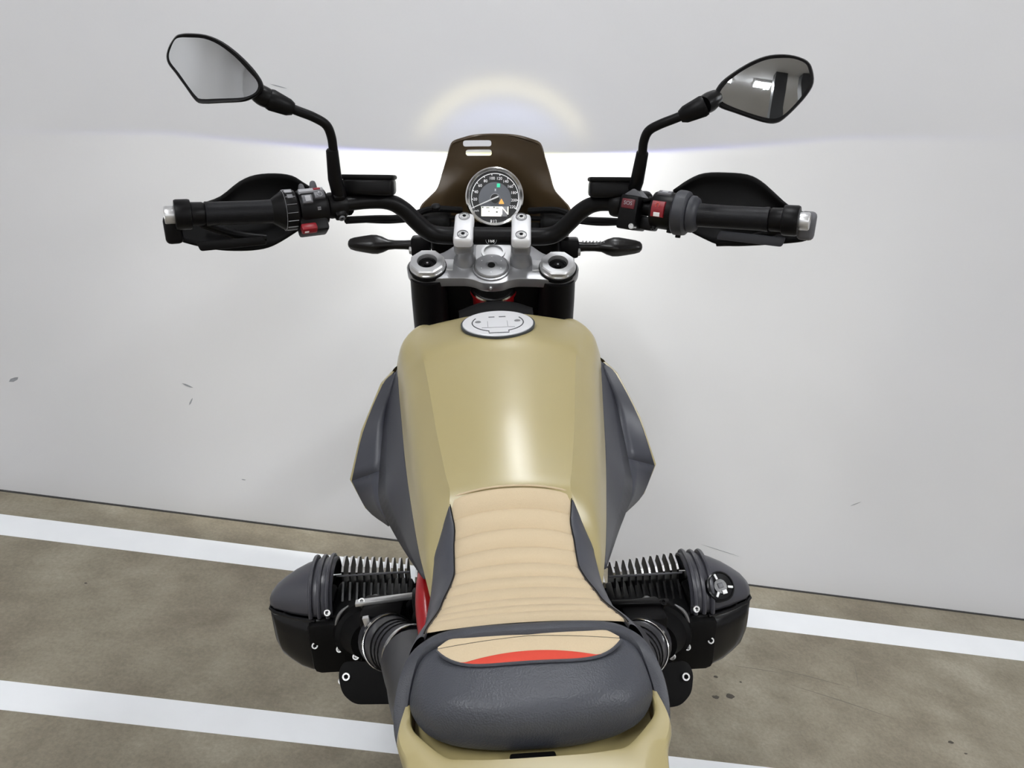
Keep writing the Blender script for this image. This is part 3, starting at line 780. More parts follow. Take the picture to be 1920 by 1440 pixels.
text('bar_lettering', '\u2227', .005, tM @ Matrix.Translation((0, .0042, .0004)), WHITEM, bar)

cz = AX; cyv = Vector((0, math.cos(RAKE), math.sin(RAKE)))
CL = frame((0, .262, 1.0), (1, 0, 0), cyv, cz)       # clamp frame: x right, y forward-up, z along the stem
def cl(x, y, z=0): return CL @ Matrix.Translation((x, y, z))
for s in (-1, 1):
    x = s*.0462
    rs = link('bar_riser', lathe('bar_riser', [(.0185, -.003), (.0180, .004), (.0150, .008), (.0150, .026), (.0162, .028)], cl(x, .016), 28), ALUD, bike, steer=True, label='grey metal riser post with silver bar clamp')
    link('clamp_base', rbox('clamp_base', (.032, .040, .022), cl(x, .020, .0345), .006, 3), ALUD, rs)
    link('clamp_cap', rbox('clamp_cap', (.0315, .066, .021), cl(x, .0255, .0555), .0065, 3), ALUW, rs, label='silver bar clamp cap')
    for yy in (.0475, .0035):
        link('bolt', lathe('bolt', [(.0092, 0), (.0092, .0012), (.008, .0018), (.0078, .0006)], cl(x, yy, .066), 24, False), ALUD, rs)
        bolt('bolt', cl(x, yy, .0655).translation, AX, .0062, STEEL, rs, .0022)
        link('bolt_recess', lathe('bolt_recess', [(.0030, 0), (.0030, .0006), (.0001, .0006)], cl(x, yy, .0676), 6), BLACKM, rs)

outl = [(-.1075, .030), (-.135, .022), (-.1435, .004), (-.137, -.016), (-.118, -.029), (-.098, -.028), (-.075, -.0255), (-.042, -.025), (-.028, -.029), (-.018, -.035), (0, -.038), (.018, -.035), (.028, -.029), (.042, -.025), (.075, -.0255), (.098, -.028), (.118, -.029), (.137, -.016), (.1435, .004), (.135, .022), (.1075, .031), (.085, .036), (.06, .062), (-.06, .062), (-.085, .036)]
outl = rounded(outl, .010, 3)
clamp = link('fork_clamp', prism('fork_clamp', outl, .019, cl(0, 0, -.021), .0022, 2), ALUD, bike, steer=True, label='grey anodised upper fork clamp')
for s in (-1, 1):
    for (a, b, w, h) in ((s*.078, .006, .026, .026),):
        link('clamp_pocket', rbox('clamp_pocket', (w, h, .003), cl(a, b, -.0018), .001), ALU, clamp)
link('clamp_plate', prism('clamp_plate', rounded([(-.028, -.006), (.028, -.006), (.030, .056), (-.030, .056)], .006), .002, cl(0, 0, -.0025), .0006), ALU, clamp)
nut = link('stem_nut', lathe('stem_nut', [(.031, -.004), (.031, .001), (.0285, .0015), (.0278, .0005), (.0272, .004), (.0255, .0056), (.0095, .0066), (.0085, .0052), (.0060, .0048), (.0058, -.002), (.0001, -.002)], cl(-.002, -.0005), 44), ALUD, clamp, label='round grey steering stem nut')
link('stem_nut_bore', lathe('stem_nut_bore', [(.0062, .0049), (.0061, .0056), (.0001, .0052)], cl(-.002, -.0005), 20), BLACKM, clamp)
for k in range(6):
    a = math.radians(30+60*k); link('pin_hole', lathe('pin_hole', [(.0011, .006), (.0011, .0068), (.0001, .0068)], cl(-.002+.0185*math.cos(a), -.0005+.0185*math.sin(a)), 8), ALUW, clamp)
bolt('bolt', cl(-.002, -.0385, -.011).translation, -cyv, .003, STEEL, clamp, .003)
link('clamp_ring', lathe('clamp_ring', [(.020, -.002), (.020, .003), (.016, .003), (.016, -.002)], cl(0, .036), 32, False), ALU, clamp)

def fork_cap(s):
    me = lathe('fork_cap', [(.0312, -.006), (.0312, .001), (.030, .0012)], cl(s*.107, .0), 40, False)
    link('cap_seat', me, BLACKM, clamp)
    a = np.arange(48)*2*np.pi/48
    hexr = np.array([1/math.cos(((t+math.pi/8) % (math.pi/4))-math.pi/8) for t in a])
    rows = []
    for rr, z, hx in ((.0285, -.003, 0), (.0298, .0015, 0), (.0298, .0035, 0), (.0275, .0045, 1), (.0272, .0105, 1), (.0255, .0125, .6), (.0165, .0125, 0), (.0155, .0085, 0), (.0150, .004, 0), (.0002, .004, 0)):
        q = rr*(1+hx*(hexr-1))
        rows.append(np.c_[q*np.cos(a), q*np.sin(a), np.full(48, z)])
    me = to_mesh('fork_cap', *grid(rows, True, True)); me.transform(cl(s*.107, 0))
    link('fork_cap', me, ALU, clamp, label='silver fork cap nut')
    link('adjuster', lathe('adjuster', [(.0148, .004), (.0148, .0062), (.0115, .0066), (.010, .0045), (.006, .0045), (.0055, .0078), (.0001, .008)], cl(s*.107, 0), 20), BLACKP, clamp, label='black damping adjuster')
    link('adjuster_screw', lathe('adjuster_screw', [(.0018, .0075), (.0016, .0086), (.0001, .0086)], cl(s*.107, 0), 10), STEEL, clamp)
FD = Vector((0, math.sin(math.radians(20)), -math.cos(math.radians(20))))
AXLE = Vector((0, .495, .335))
for s in (-1, 1):
    fork_cap(s)
    top = Vector((s*.107, .262, .985)); fd = (Vector((s*.107, AXLE.y-.03, AXLE.z))-top)
    P = [tuple(top+fd*t) for t in (0, .06, .30, .31, .62, .63, 1.0)]
    leg = tube('fork_leg', P, [.0295, .0305, .0305, .029, .029, .0235, .026], BLACKP, bike, 24, steer=True, label='black upside-down fork leg')
    link('axle_clamp', rbox('axle_clamp', (.04, .07, .07), Matrix.Translation((s*.107, AXLE.y-.015, AXLE.z)), .012), BLACKP, leg)
lt = link('fork_clamp', rbox('fork_clamp', (.262, .075, .04), cl(0, .004, -.16), .014, 3), BLACKM, bike, steer=True, label='black lower fork clamp')
link('wiring_cover', rbox('wiring_cover', (.166, .06, .13), frame((0, .322, .930), (1, 0, 0), cyv, cz), .012, 2), BLACKM, bike, steer=True, label='black wiring cover between the fork legs')
for s in (-1, 1):
    tube('brake_hose', [(s*.075, .30, .975), (s*.085, .285, .93), (s*.09, .29, .86), (s*.08, .36, .70)], .006, BLACKM, bike, 8, 5, steer=True, label='black hose behind the fork clamp')
# steering head of the frame
sh = link('steering_head', lathe('steering_head', [(.034, -.20), (.036, -.060), (.040, -.050), (.040, -.043), (.030, -.040)], CL, 32), RED, bike, label='red steering head tube')
link('head_bearing', lathe('head_bearing', [(.0385, -.0425), (.0405, -.0415), (.0395, -.0385), (.036, -.038)], CL, 36, False), CHROME, sh)
link('head_seal', lathe('head_seal', [(.0365, -.0395), (.0345, -.028), (.028, -.0205), (.020, -.018)], CL, 32), BLACKM, sh)
pr = [(-.056, .160, .925), (-.055, .186, .962), (0, .192, .968), (.055, .186, .962), (.056, .160, .925)]
rows = np.array([[(-.058, .150, .941), (-.030, .164, .948), (0, .168, .951), (.030, .164, .948), (.058, .150, .941)], [(-.058, .178, .953), (-.030, .190, .960), (0, .193, .962), (.030, .190, .960), (.058, .178, .953)], [(-.060, .192, .94), (-.03, .204, .945), (0, .207, .947), (.03, .204, .945), (.060, .192, .94)], [(-.060, .19, .86), (-.03, .20, .86), (0, .203, .86), (.03, .20, .86), (.060, .19, .86)]])
rows = spline(rows, 3); rows = np.array([spline(r, 4) for r in rows])
link('tank_trim', to_mesh('tank_trim', *grid(rows)), BLACKM, bike, label='black trim in front of the tank')

# ---------------- grips, switches, reservoirs, levers
def bar_at(x):
    k = np.interp(abs(x), bh[:, 0], np.arange(len(bh))); i = int(min(k, len(bh)-2)); t = k-i
    return bh[i]*(1-t)+bh[i+1]*t
BARMAX = .438
def bar_frame(s, x):
    p = bar_at(x); d = bar_at(x+.004)-bar_at(x-.004)
    p = Vector((s*p[0], p[1], p[2])); d = Vector((s*d[0], d[1], d[2])).normalized()
    ey = Vector((0, 0, 1)); ey = (ey-d*ey.dot(d)).normalized(); ex = ey.cross(d)   # z out along the bar, y up
    return frame(p, ex, ey, d)
def bar_lathe(name, s, prof, m, parent, steer=False, seg=28, **k):
    """prof (radius, x station); follows the bar"""
    rows = []
    a = np.arange(seg)*2*np.pi/seg
    for r, x in prof:
        Mx = bar_frame(s, min(x, .436)); ext = max(0, x-.436)
        rows.append([tuple(Mx @ Vector((r*math.cos(t), r*math.sin(t), ext))) for t in a])
    return link(name, to_mesh(name, *grid(np.array(rows), True, True)), m, parent, steer=steer, **k)
def cyl_panel(name, s, x0, x1, r, a0, a1, m, parent, h=.002, seg=8):
    """slightly proud curved key on a barrel around the bar; angle 0 = towards rider, 90 = up (degrees)"""
    rows = []
    for x in (x0, x0+.0008, x1-.0008, x1):
        Mx = bar_frame(s, x); up = Mx.col[1].xyz; bk_ = Vector((0, -1, 0)); dd = Mx.col[2].xyz
        bk_ = (bk_-dd*bk_.dot(dd)).normalized()
        inn = x in (x0, x1)
        aa = np.radians(np.linspace(a0, a1, seg))
        row = []
        for k, t in enumerate(aa):
            rr = r-.003 if (inn or k in (0, seg-1)) else r+h
            row.append(tuple(Mx.translation+rr*(math.cos(t)*bk_+math.sin(t)*up)))
        rows.append(row)
    return link(name, to_mesh(name, *grid(np.array(rows))), m, parent)
def surf_frame(s, x, r, ang):
    Mx = bar_frame(s, x); up = Mx.col[1].xyz; dd = Mx.col[2].xyz*s
    b = Vector((0, -1, 0)); b = (b-dd*b.dot(dd)).normalized()
    t = math.radians(ang); n = math.cos(t)*b+math.sin(t)*up
    return frame(Mx.translation+n*r, dd, n.cross(dd), n)

for s in (-1, 1):
    e = .006 if s < 0 else 0.0
    g0 = .318 if s < 0 else .302
    bar_lathe('grip', s, [(.0135, g0), (.0172, g0+.002), (.0168, g0+.012), (.0165, .345), (.0165, .388+e), (.0172, .392+e), (.0172, .396+e)], RUBBER, bar, label='black rubber handlebar grip')
    bar_lathe('grip_collar', s, [(.0145, .394+e), (.0150, .397+e), (.0165, .399+e), (.0168, .4135+e), (.0150, .4145+e)], BLACKP, bar)
    bar_lathe('guard_clamp', s, [(.0150, .412+e), (.0205, .4135+e), (.0212, .4160+e), (.0212, .4300+e), (.0200, .4325+e), (.0140, .4330+e)], BLACKP, bar)
    bar_lathe('bar_end', s, [(.0120, .432+e), (.0125, .4335+e), (.0125, .4445+e), (.0115, .4460+e), (.0085, .4462+e), (.0080, .4445+e), (.0001, .4445+e)], ALU, bar, label='silver bar end weight')
    tube('lever', [(s*.222, .235, 1.098), (s*.25, .248, 1.100), (s*.30, .238, 1.098), (s*.36, .208, 1.095), (s*.42, .175, 1.093)], [.010, .008, .0065, .006, .007], BLACKP, bar, 10, 5, label='black lever in front of the grip')

# left switch gear
LW = bar_lathe('switchgear', -1, [(.016, .249), (.0255, .250), (.0275, .254), (.0275, .282), (.0255, .286), (.016, .288)], BLACKP, bike, steer=True, label='black switch housing with grey and red buttons on the left bar')
bar_lathe('control_ring', -1, [(.0200, .2865), (.0270, .2885), (.0290, .2905), (.0290, .3045), (.0270, .3070), (.0205, .3160), (.0175, .3200)], BLACKP, LW, label='black ring with pale dividing lines')
for k in range(9):
    cyl_panel('ring_line', -1, .2905, .3045, .0290, 100-24*k, 98-24*k, LTGREY, LW, .0008, 4)
cyl_panel('ring_line', -1, .3040, .3056, .0290, -110, 110, LTGREY, LW, .0006, 24)
cyl_panel('ring_window', -1, .2935, .3020, .0290, 44, 62, GREYBTN, LW, .0010)
cyl_panel('ring_window', -1, .2925, .3030, .0290, 68, 90, LTGREY, LW, .0008)
cyl_panel('button', -1, .2700, .2840, .0275, 22, 55, GREYBTN, LW, .003)
cyl_panel('button', -1, .2530, .2675, .0275, 34, 60, GREYBTN, LW, .003)
cyl_panel('button_label', -1, .2720, .2805, .0305, 27, 50, LTGREY, LW, .0007)
cyl_panel('switch_trim', -1, .2520, .2850, .0275, 62, 84, LTGREY, LW, .0026)
cyl_panel('red_mark', -1, .2560, .2660, .0302, 66, 76, REDBTN, LW, .0012)
text('button_symbol', '\u21BA', .011, surf_frame(-1, .2600, .0307, 47), LTGREY, LW)
text('button_symbol', '\u2261', .010, surf_frame(-1, .264, .0278, 6), LTGREY, LW)
for dx, hh, ww in ((.2620, .016, .013), (.2775, .011, .010)):
    Mx = surf_frame(-1, dx, .0310, 96); link('toggle', rbox('toggle', (ww, .012, hh), Mx, .003, 2, (.55, .7)), GREYBTN, LW, label='grey rocker toggle')
link('switch_body', rbox('switch_body', (.042, .030, .044), surf_frame(-1, .2720, .018, -58), .004, 2), BLACKP, LW)
link('turn_switch', rbox('turn_switch', (.0235, .0130, .012), surf_frame(-1, .2800, .0370, -40), .003, 2), REDBTN, LW, label='red indicator switch')
link('switch_mark', rbox('switch_mark', (.006, .003, .0006), surf_frame(-1, .2840, .0432, -40), 0), WHITEM, LW)

# right switch gear
RW = bar_lathe('switchgear', 1, [(.016, .2455), (.0262, .2465), (.0275, .250), (.0275, .2735), (.0265, .2755), (.016, .276)], BLACKP, bike, steer=True, label='black switch housing with red stop switch on the right bar')
bar_lathe('throttle_barrel', 1, [(.022, .2750), (.0310, .2758), (.0330, .2780), (.0330, .2840), (.0318, .2905), (.0285, .2930), (.0255, .2937), (.0268, .2950), (.0268, .2995), (.0240, .3040), (.0170, .3070)], DRUM, RW, label='dark grey throttle tube drum')
cyl_panel('stop_switch', 1, .2500, .2680, .0275, -16, 44, REDBTN, RW, .0034)
cyl_panel('switch_print', 1, .2540, .2635, .0312, -8, 6, WHITEM, RW, .0006)
text('button_symbol', '\u2229', .010, surf_frame(1, .2587, .0316, 24), ORANGE, RW)
cyl_panel('mode_button', 1, .2510, .2700, .0275, 62, 92, GREYBTN, RW, .0022)
cyl_panel('mode_label', 1, .2560, .2650, .0298, 70, 84, LTGREY, RW, .0006)
for xx, aa in ((.2515, -58), (.2720, -70), (.2830, -80)):
    bolt('bolt', surf_frame(1, xx, .0275 if xx < .275 else .0325, aa).translation, surf_frame(1, xx, .0275, aa).col[2].xyz, .004, BLACKP, RW, .004)
SM = surf_frame(1, .2200, .0, 12)
sb = link('emergency_call_box', rbox('emergency_call_box', (.029, .050, .050), SM @ Matrix.Translation((0, -.010, .006)), .003, 2), BLACKP, bike, steer=True, label='small black box with red SOS key on the right bar')
link('box_lid', prism('box_lid', [(-.015, 0), (.015, 0), (.000, .012)], .030, SM @ frame((0, .0145, -.010), (1, 0, 0), (0, 1, 0), (0, 0, 1)), .001), GREYBTN, sb)
link('call_key', rbox('call_key', (.0205, .0140, .003), SM @ Matrix.Translation((-.0005, .0025, .0312)), .001), KEYRED, sb, label='dark red key lettered SOS')
text('key_lettering', 'SOS', .0078, SM @ Matrix.Translation((-.0005, .0032, .0329)), LTGREY, sb)
link('box_flap', rbox('box_flap', (.020, .004, .028), SM @ frame((.024, .013, .0), (.94, .34, 0), (-.34, .94, 0), (0, 0, 1)), .001), BLACKP, sb)
bolt('bolt', (SM @ Vector((.011, -.029, .031))), SM.col[2].xyz, .0042, STEEL, sb, .003)
link('box_bracket', rbox('box_bracket', (.030, .02, .03), SM @ Matrix.Translation((.020, -.022, -.006)), .004), BLACKP, sb)

# master cylinders with reservoirs (mirror posts rise from them)
for s in (-1, 1):
    mc = bar_lathe('lever_bracket', s, [(.013, .222 if s < 0 else .186), (.0185, .223 if s < 0 else .187), (.0195, .227 if s < 0 else .190), (.0195, .2435 if s < 0 else .2010), (.0180, .247 if s < 0 else .203), (.013, .248 if s < 0 else .204)], BLACKP, bike, steer=True, label='black lever clamp with fluid reservoir')
    if s < 0:
        for aa in (48, -38):
            Mx = surf_frame(s, .2345, .0195, aa)
            link('clamp_lug', rbox('clamp_lug', (.018, .014, .014), Mx, .004), BLACKP, mc)
            bolt('bolt', Mx.translation+Mx.col[2].xyz*.006, Mx.col[2].xyz, .0048, GREYBTN, mc, .003)
    tf = frame((s*.188, .226, 1.1350), (1, 0, 0), (0, .985, -.17), (0, .17, .985))
    link('reservoir', rbox('reservoir', (.078, .044, .026), tf, .007, 3), BLACKP, mc, label='black fluid reservoir')
    link('reservoir_lid', rbox('reservoir_lid', (.080, .046, .007), tf @ Matrix.Translation((0, 0, .014)), .003, 2), BLACKM, mc)
    link('master_cylinder', rbox('master_cylinder', (.070, .03, .026), Matrix.Translation((s*.215, .240, 1.116)), .009, 3), BLACKP, mc)
    # mirror with its post
    X = .2275 if s < 0 else .2185
    post = tube('mirror', [(s*X, .192, 1.125), (s*X, .170, 1.156), (s*X, .1665, 1.196), (s*X, .1662, 1.1985)] if s < 0 else [(X-.004, .232, 1.118), (X-.001, .195, 1.152), (X, .1675, 1.196), (X, .1662, 1.1985)], [.0105, .0102, .0088, .0066], BLACKP, bike, 18, steer=True, label='black mirror reflecting a plain grey wall' if s < 0 else 'black mirror reflecting a lamp and dark columns')
    c0 = np.array([-.3559, .0911, 1.3077]) if s < 0 else np.array([.3791, .1504, 1.2865])
    if s < 0:
        J = [(-.2255, .1662, 1.197), (-.2250, .158, 1.216), (-.2290, .150, 1.2325), (-.2430, .141, 1.2435), (-.262, .134, 1.2520), (-.281, .127, 1.2605)]
        collar = [(-.268, .1315, 1.2550), (-.274, .129, 1.2575), (-.2935, .1215, 1.2670), (-.297, .120, 1.2690)]
        neck = [(-.2945, .1210, 1.2680), (-.302, .1180, 1.2715), (-.310, .1170, 1.2765), (-.318, .116, 1.282)]
        nv, ex, ey = (.0431, -.994, .1009), (.9991, .0433, 0), (-.0044, .1008, .9949)
        shell = [(-0.0596, 0.0143), (-0.0557, 0.0247), (-0.0495, 0.0334), (-0.0438, 0.039), (-0.0377, 0.0409), (-0.0275, 0.0418), (-0.0057, 0.0401), (0.0137, 0.0323), (0.0326, 0.0182), (0.0481, 0.0023), (0.0572, -0.0106), (0.0604, -0.0187), (0.0604, -0.0245), (0.0553, -0.0311), (0.0426, -0.0377), (0.0301, -0.0411), (0.0057, -0.0424), (-0.0203, -0.0435), (-0.0293, -0.0389), (-0.0388, -0.0242), (-0.0503, -0.0065), (-0.0582, 0.0047)]
        glass = [(-0.0552, 0.0144), (-0.052, 0.0231), (-0.0453, 0.0334), (-0.0382, 0.0363), (-0.0264, 0.0364), (-0.008, 0.0353), (0.0099, 0.0283), (0.0288, 0.0142), (0.0442, -0.0026), (0.0535, -0.0139), (0.0553, -0.022), (0.0503, -0.0294), (0.0394, -0.0344), (0.0272, -0.0361), (0.0028, -0.0371), (-0.0197, -0.0376), (-0.0261, -0.034), (-0.0343, -0.0226), (-0.0451, -0.0056), (-0.0538, 0.0064)]
    else:
        J = [(.2182, .1662, 1.197), (.2180, .158, 1.214), (.2225, .151, 1.2285), (.2360, .144, 1.2380), (.257, .137, 1.2475), (.281, .131, 1.2585)]
        collar = [(.262, .1355, 1.2495), (.268, .134, 1.2525), (.290, .130, 1.2635), (.2935, .1295, 1.2655)]
        neck = [(.2915, .1310, 1.2645), (.300, .1390, 1.2680), (.309, .153, 1.2710), (.318, .166, 1.274)]
        nv, ex, ey = (-.02, -.9855, .1687), (.9998, -.0203, 0), (.0034, .1686, .9857)
        shell = [(-0.0694, -0.013), (-0.0686, -0.0053), (-0.0605, 0.0082), (-0.0435, 0.0217), (-0.0244, 0.0332), (-0.0051, 0.0409), (0.0146, 0.0437), (0.0346, 0.0422), (0.0532, 0.0358), (0.0613, 0.0245), (0.0645, 0.0075), (0.0576, -0.0079), (0.0433, -0.0253), (0.0285, -0.04), (0.0189, -0.0454), (0.0067, -0.0455), (-0.012, -0.0409), (-0.0391, -0.0324), (-0.0579, -0.0264), (-0.0665, -0.0197)]
        glass = [(-0.0639, -0.0091), (-0.0571, 0.0025), (-0.043, 0.0156), (-0.0239, 0.0275), (-0.0046, 0.0356), (0.0131, 0.0382), (0.0331, 0.0378), (0.0496, 0.032), (0.0555, 0.0226), (0.0584, 0.0084), (0.0514, -0.006), (0.039, -0.0225), (0.026, -0.0352), (0.0163, -0.0396), (0.0061, -0.0393), (-0.0125, -0.0352), (-0.0396, -0.0266), (-0.0564, -0.0196), (-0.0629, -0.0139)]
    tube('mirror_stalk', J, .0066, BLACKP, post, 14, 5)
    tube('mirror_collar', collar, [.0085, .0120, .0150, .0140], BLACKP, post, 10)
    tube('mirror_neck', neck, [.0125, .0135, .0125, .009], BLACKP, post, 12, 3)
    MF = frame(c0, ex, ey, nv)
    def closed(P, n=3):
        P = np.array(P); k = len(P); return spline(np.concatenate([P[-2:], P, P[:3]]), n)[2*n:(2+k)*n]
    sh_, gl_ = closed(shell), closed(glass)
    cm = gl_.mean(0)
    Rc = 1.0
    def conv(P, dz): 
        P = np.asarray(P); return np.c_[P, dz-(P**2).sum(1)/(2*Rc)]
    # shell: domed back + rim
    sc_ = np.array([0, 0.0])
    rings = [conv(cm+(gl_r-cm), z) for gl_r, z in ((cm+(sh_-cm)*.965, .0015), (sh_, -.0015), (sh_, -.006), (cm+(sh_-cm)*.93, -.016), (cm+(sh_-cm)*.7, -.026), (cm+(sh_-cm)*.35, -.031), (cm+(sh_-cm)*.03, -.032))]
    rings = [conv(cm+(sh_-cm)*.90, .0004)]+rings
    me = to_mesh('mirror_shell', *grid(np.array(rings), True, True)); me.transform(MF)
    link('mirror_shell', me, BLACKP, post)
    grs = [conv(cm+(gl_-cm)*k, .0012) for k in (1, .8, .6, .4, .2, .02)]
    V, Fc = grid(np.array(grs), True, True)
    me = to_mesh('mirror_glass', V, Fc[:-2]+[Fc[-1]]); me.transform(MF)
    link('mirror_glass', me, REFLECT, post, smooth=True, label='convex mirror glass')

# ---------------- hand guards
for s in (-1, 1):
    if s < 0:
        up = [(.464, .120, 1.110), (.459, .148, 1.108), (.438, .195, 1.112), (.418, .222, 1.118), (.392, .238, 1.138), (.368, .242, 1.1475), (.338, .246, 1.1495), (.312, .244, 1.1465), (.294, .236, 1.138), (.275, .228, 1.128)]
        lo = [(.464, .117, 1.088), (.459, .126, 1.076), (.440, .143, 1.063), (.415, .160, 1.052), (.390, .172, 1.047), (.365, .184, 1.045), (.345, .194, 1.047), (.325, .20, 1.056), (.300, .206, 1.071), (.275, .212, 1.085)]
    else:
        up = [(.459, .116, 1.120), (.455, .138, 1.118), (.440, .175, 1.122), (.425, .205, 1.136), (.410, .225, 1.149), (.392, .238, 1.1565), (.360, .244, 1.1580), (.328, .244, 1.1565), (.305, .238, 1.148), (.280, .228, 1.133)]
        lo = [(.459, .114, 1.092), (.455, .124, 1.083), (.440, .136, 1.077), (.415, .150, 1.071), (.390, .162, 1.066), (.365, .174, 1.062), (.345, .184, 1.062), (.325, .192, 1.069), (.300, .200, 1.080), (.280, .206, 1.088)]
    up, lo = np.array(up), np.array(lo)
    mid1 = up+(lo-up)*.30+np.array([.002, .022, 0]); mid2 = up+(lo-up)*.7+np.array([.001, .024, 0])
    rows = spline(np.array([up, mid1, mid2, lo]), 4); rows = np.array([spline(r, 3) for r in rows])*np.array([s, 1, 1])
    hg = link('hand_guard', to_mesh('hand_guard', *grid(rows)), BLACKM, bike, steer=True, label='matt black hand guard around the left grip' if s < 0 else 'matt black hand guard around the right grip')
    so = hg.modifiers.new('solid', 'SOLIDIFY'); so.thickness = .004; so.offset = 0
    link('guard_end', rbox('guard_end', (.024, .022, .040), frame((.4535, .122, 1.104) if s > 0 else (-.451, .110, 1.092), (.93, -.37*s, 0), (.37*s, .93, 0), (0, 0, 1)), .007, 3), GREYBTN if s > 0 else BLACKP, hg)
    tube('guard_stay', [(s*.425, .118, 1.104), (s*.41, .145, 1.088), (s*.38, .172, 1.070), (s*.345, .19, 1.062)], [.006, .006, .007, .006], BLACKP, hg, 10, 4)
    pts = [(-.050, -.004), (.045, -.010), (.050, .004), (-.046, .008)]
    link('guard_deflector', prism('guard_deflector', rounded(pts, .004), .004, frame((s*.385, .152, 1.0785 if s > 0 else 1.063), (.92*s, -.38, .04), (0, .1, 1), (-.38*s, -.92, .1)), .001), PADM if s > 0 else BLACKP, hg)

# ---------------- front indicators
for s in (-1, 1):
    prof = [(.1465, .0085), (.152, .0088), (.160, .0082), (.178, .0080), (.190, .0092), (.200, .0130), (.210, .0158), (.220, .0158), (.236, .0135), (.250, .0112), (.258, .0088), (.2615, .005), (.2625, .001)]
    a = np.arange(20)*2*np.pi/20
    rows = []
    for x, r in prof:
        sq = 1+.10*np.cos(4*a)*(1 if x > .195 else 0)
        rows.append(np.c_[np.full(20, s*x), .384+r*.95*sq*np.sin(a), 1.0055+r*sq*np.cos(a)+.02*(x-.2)*.2])
    ind = link('indicator', to_mesh('indicator', *grid(rows, True, True)), SMOKE, bike, steer=True, label='small black front indicator on a slim stem, %s' % ('under the left bar' if s < 0 else 'under the right bar'))
    link('indicator_mount', rbox('indicator_mount', (.034, .03, .034), Matrix.Translation((s*.132, .384, 1.004)), .005), BLACKP, ind)
    link('indicator_nut', lathe('indicator_nut', [(.0075, 0), (.0075, .004), (.005, .005)], axis_frame((s*.1475, .376, .998), (s, 0, 0)), 6), STEEL, ind)
    if s > 0:
        for k in range(7):
            x = .155+.0062*k
            tube('stem_coil', [(x+.0016*math.cos(t), .384+.0098*math.sin(t), 1.0055+.0098*math.cos(t)) for t in np.linspace(-.5, 2.6, 9)], .0013, LTGREY, ind, 6)

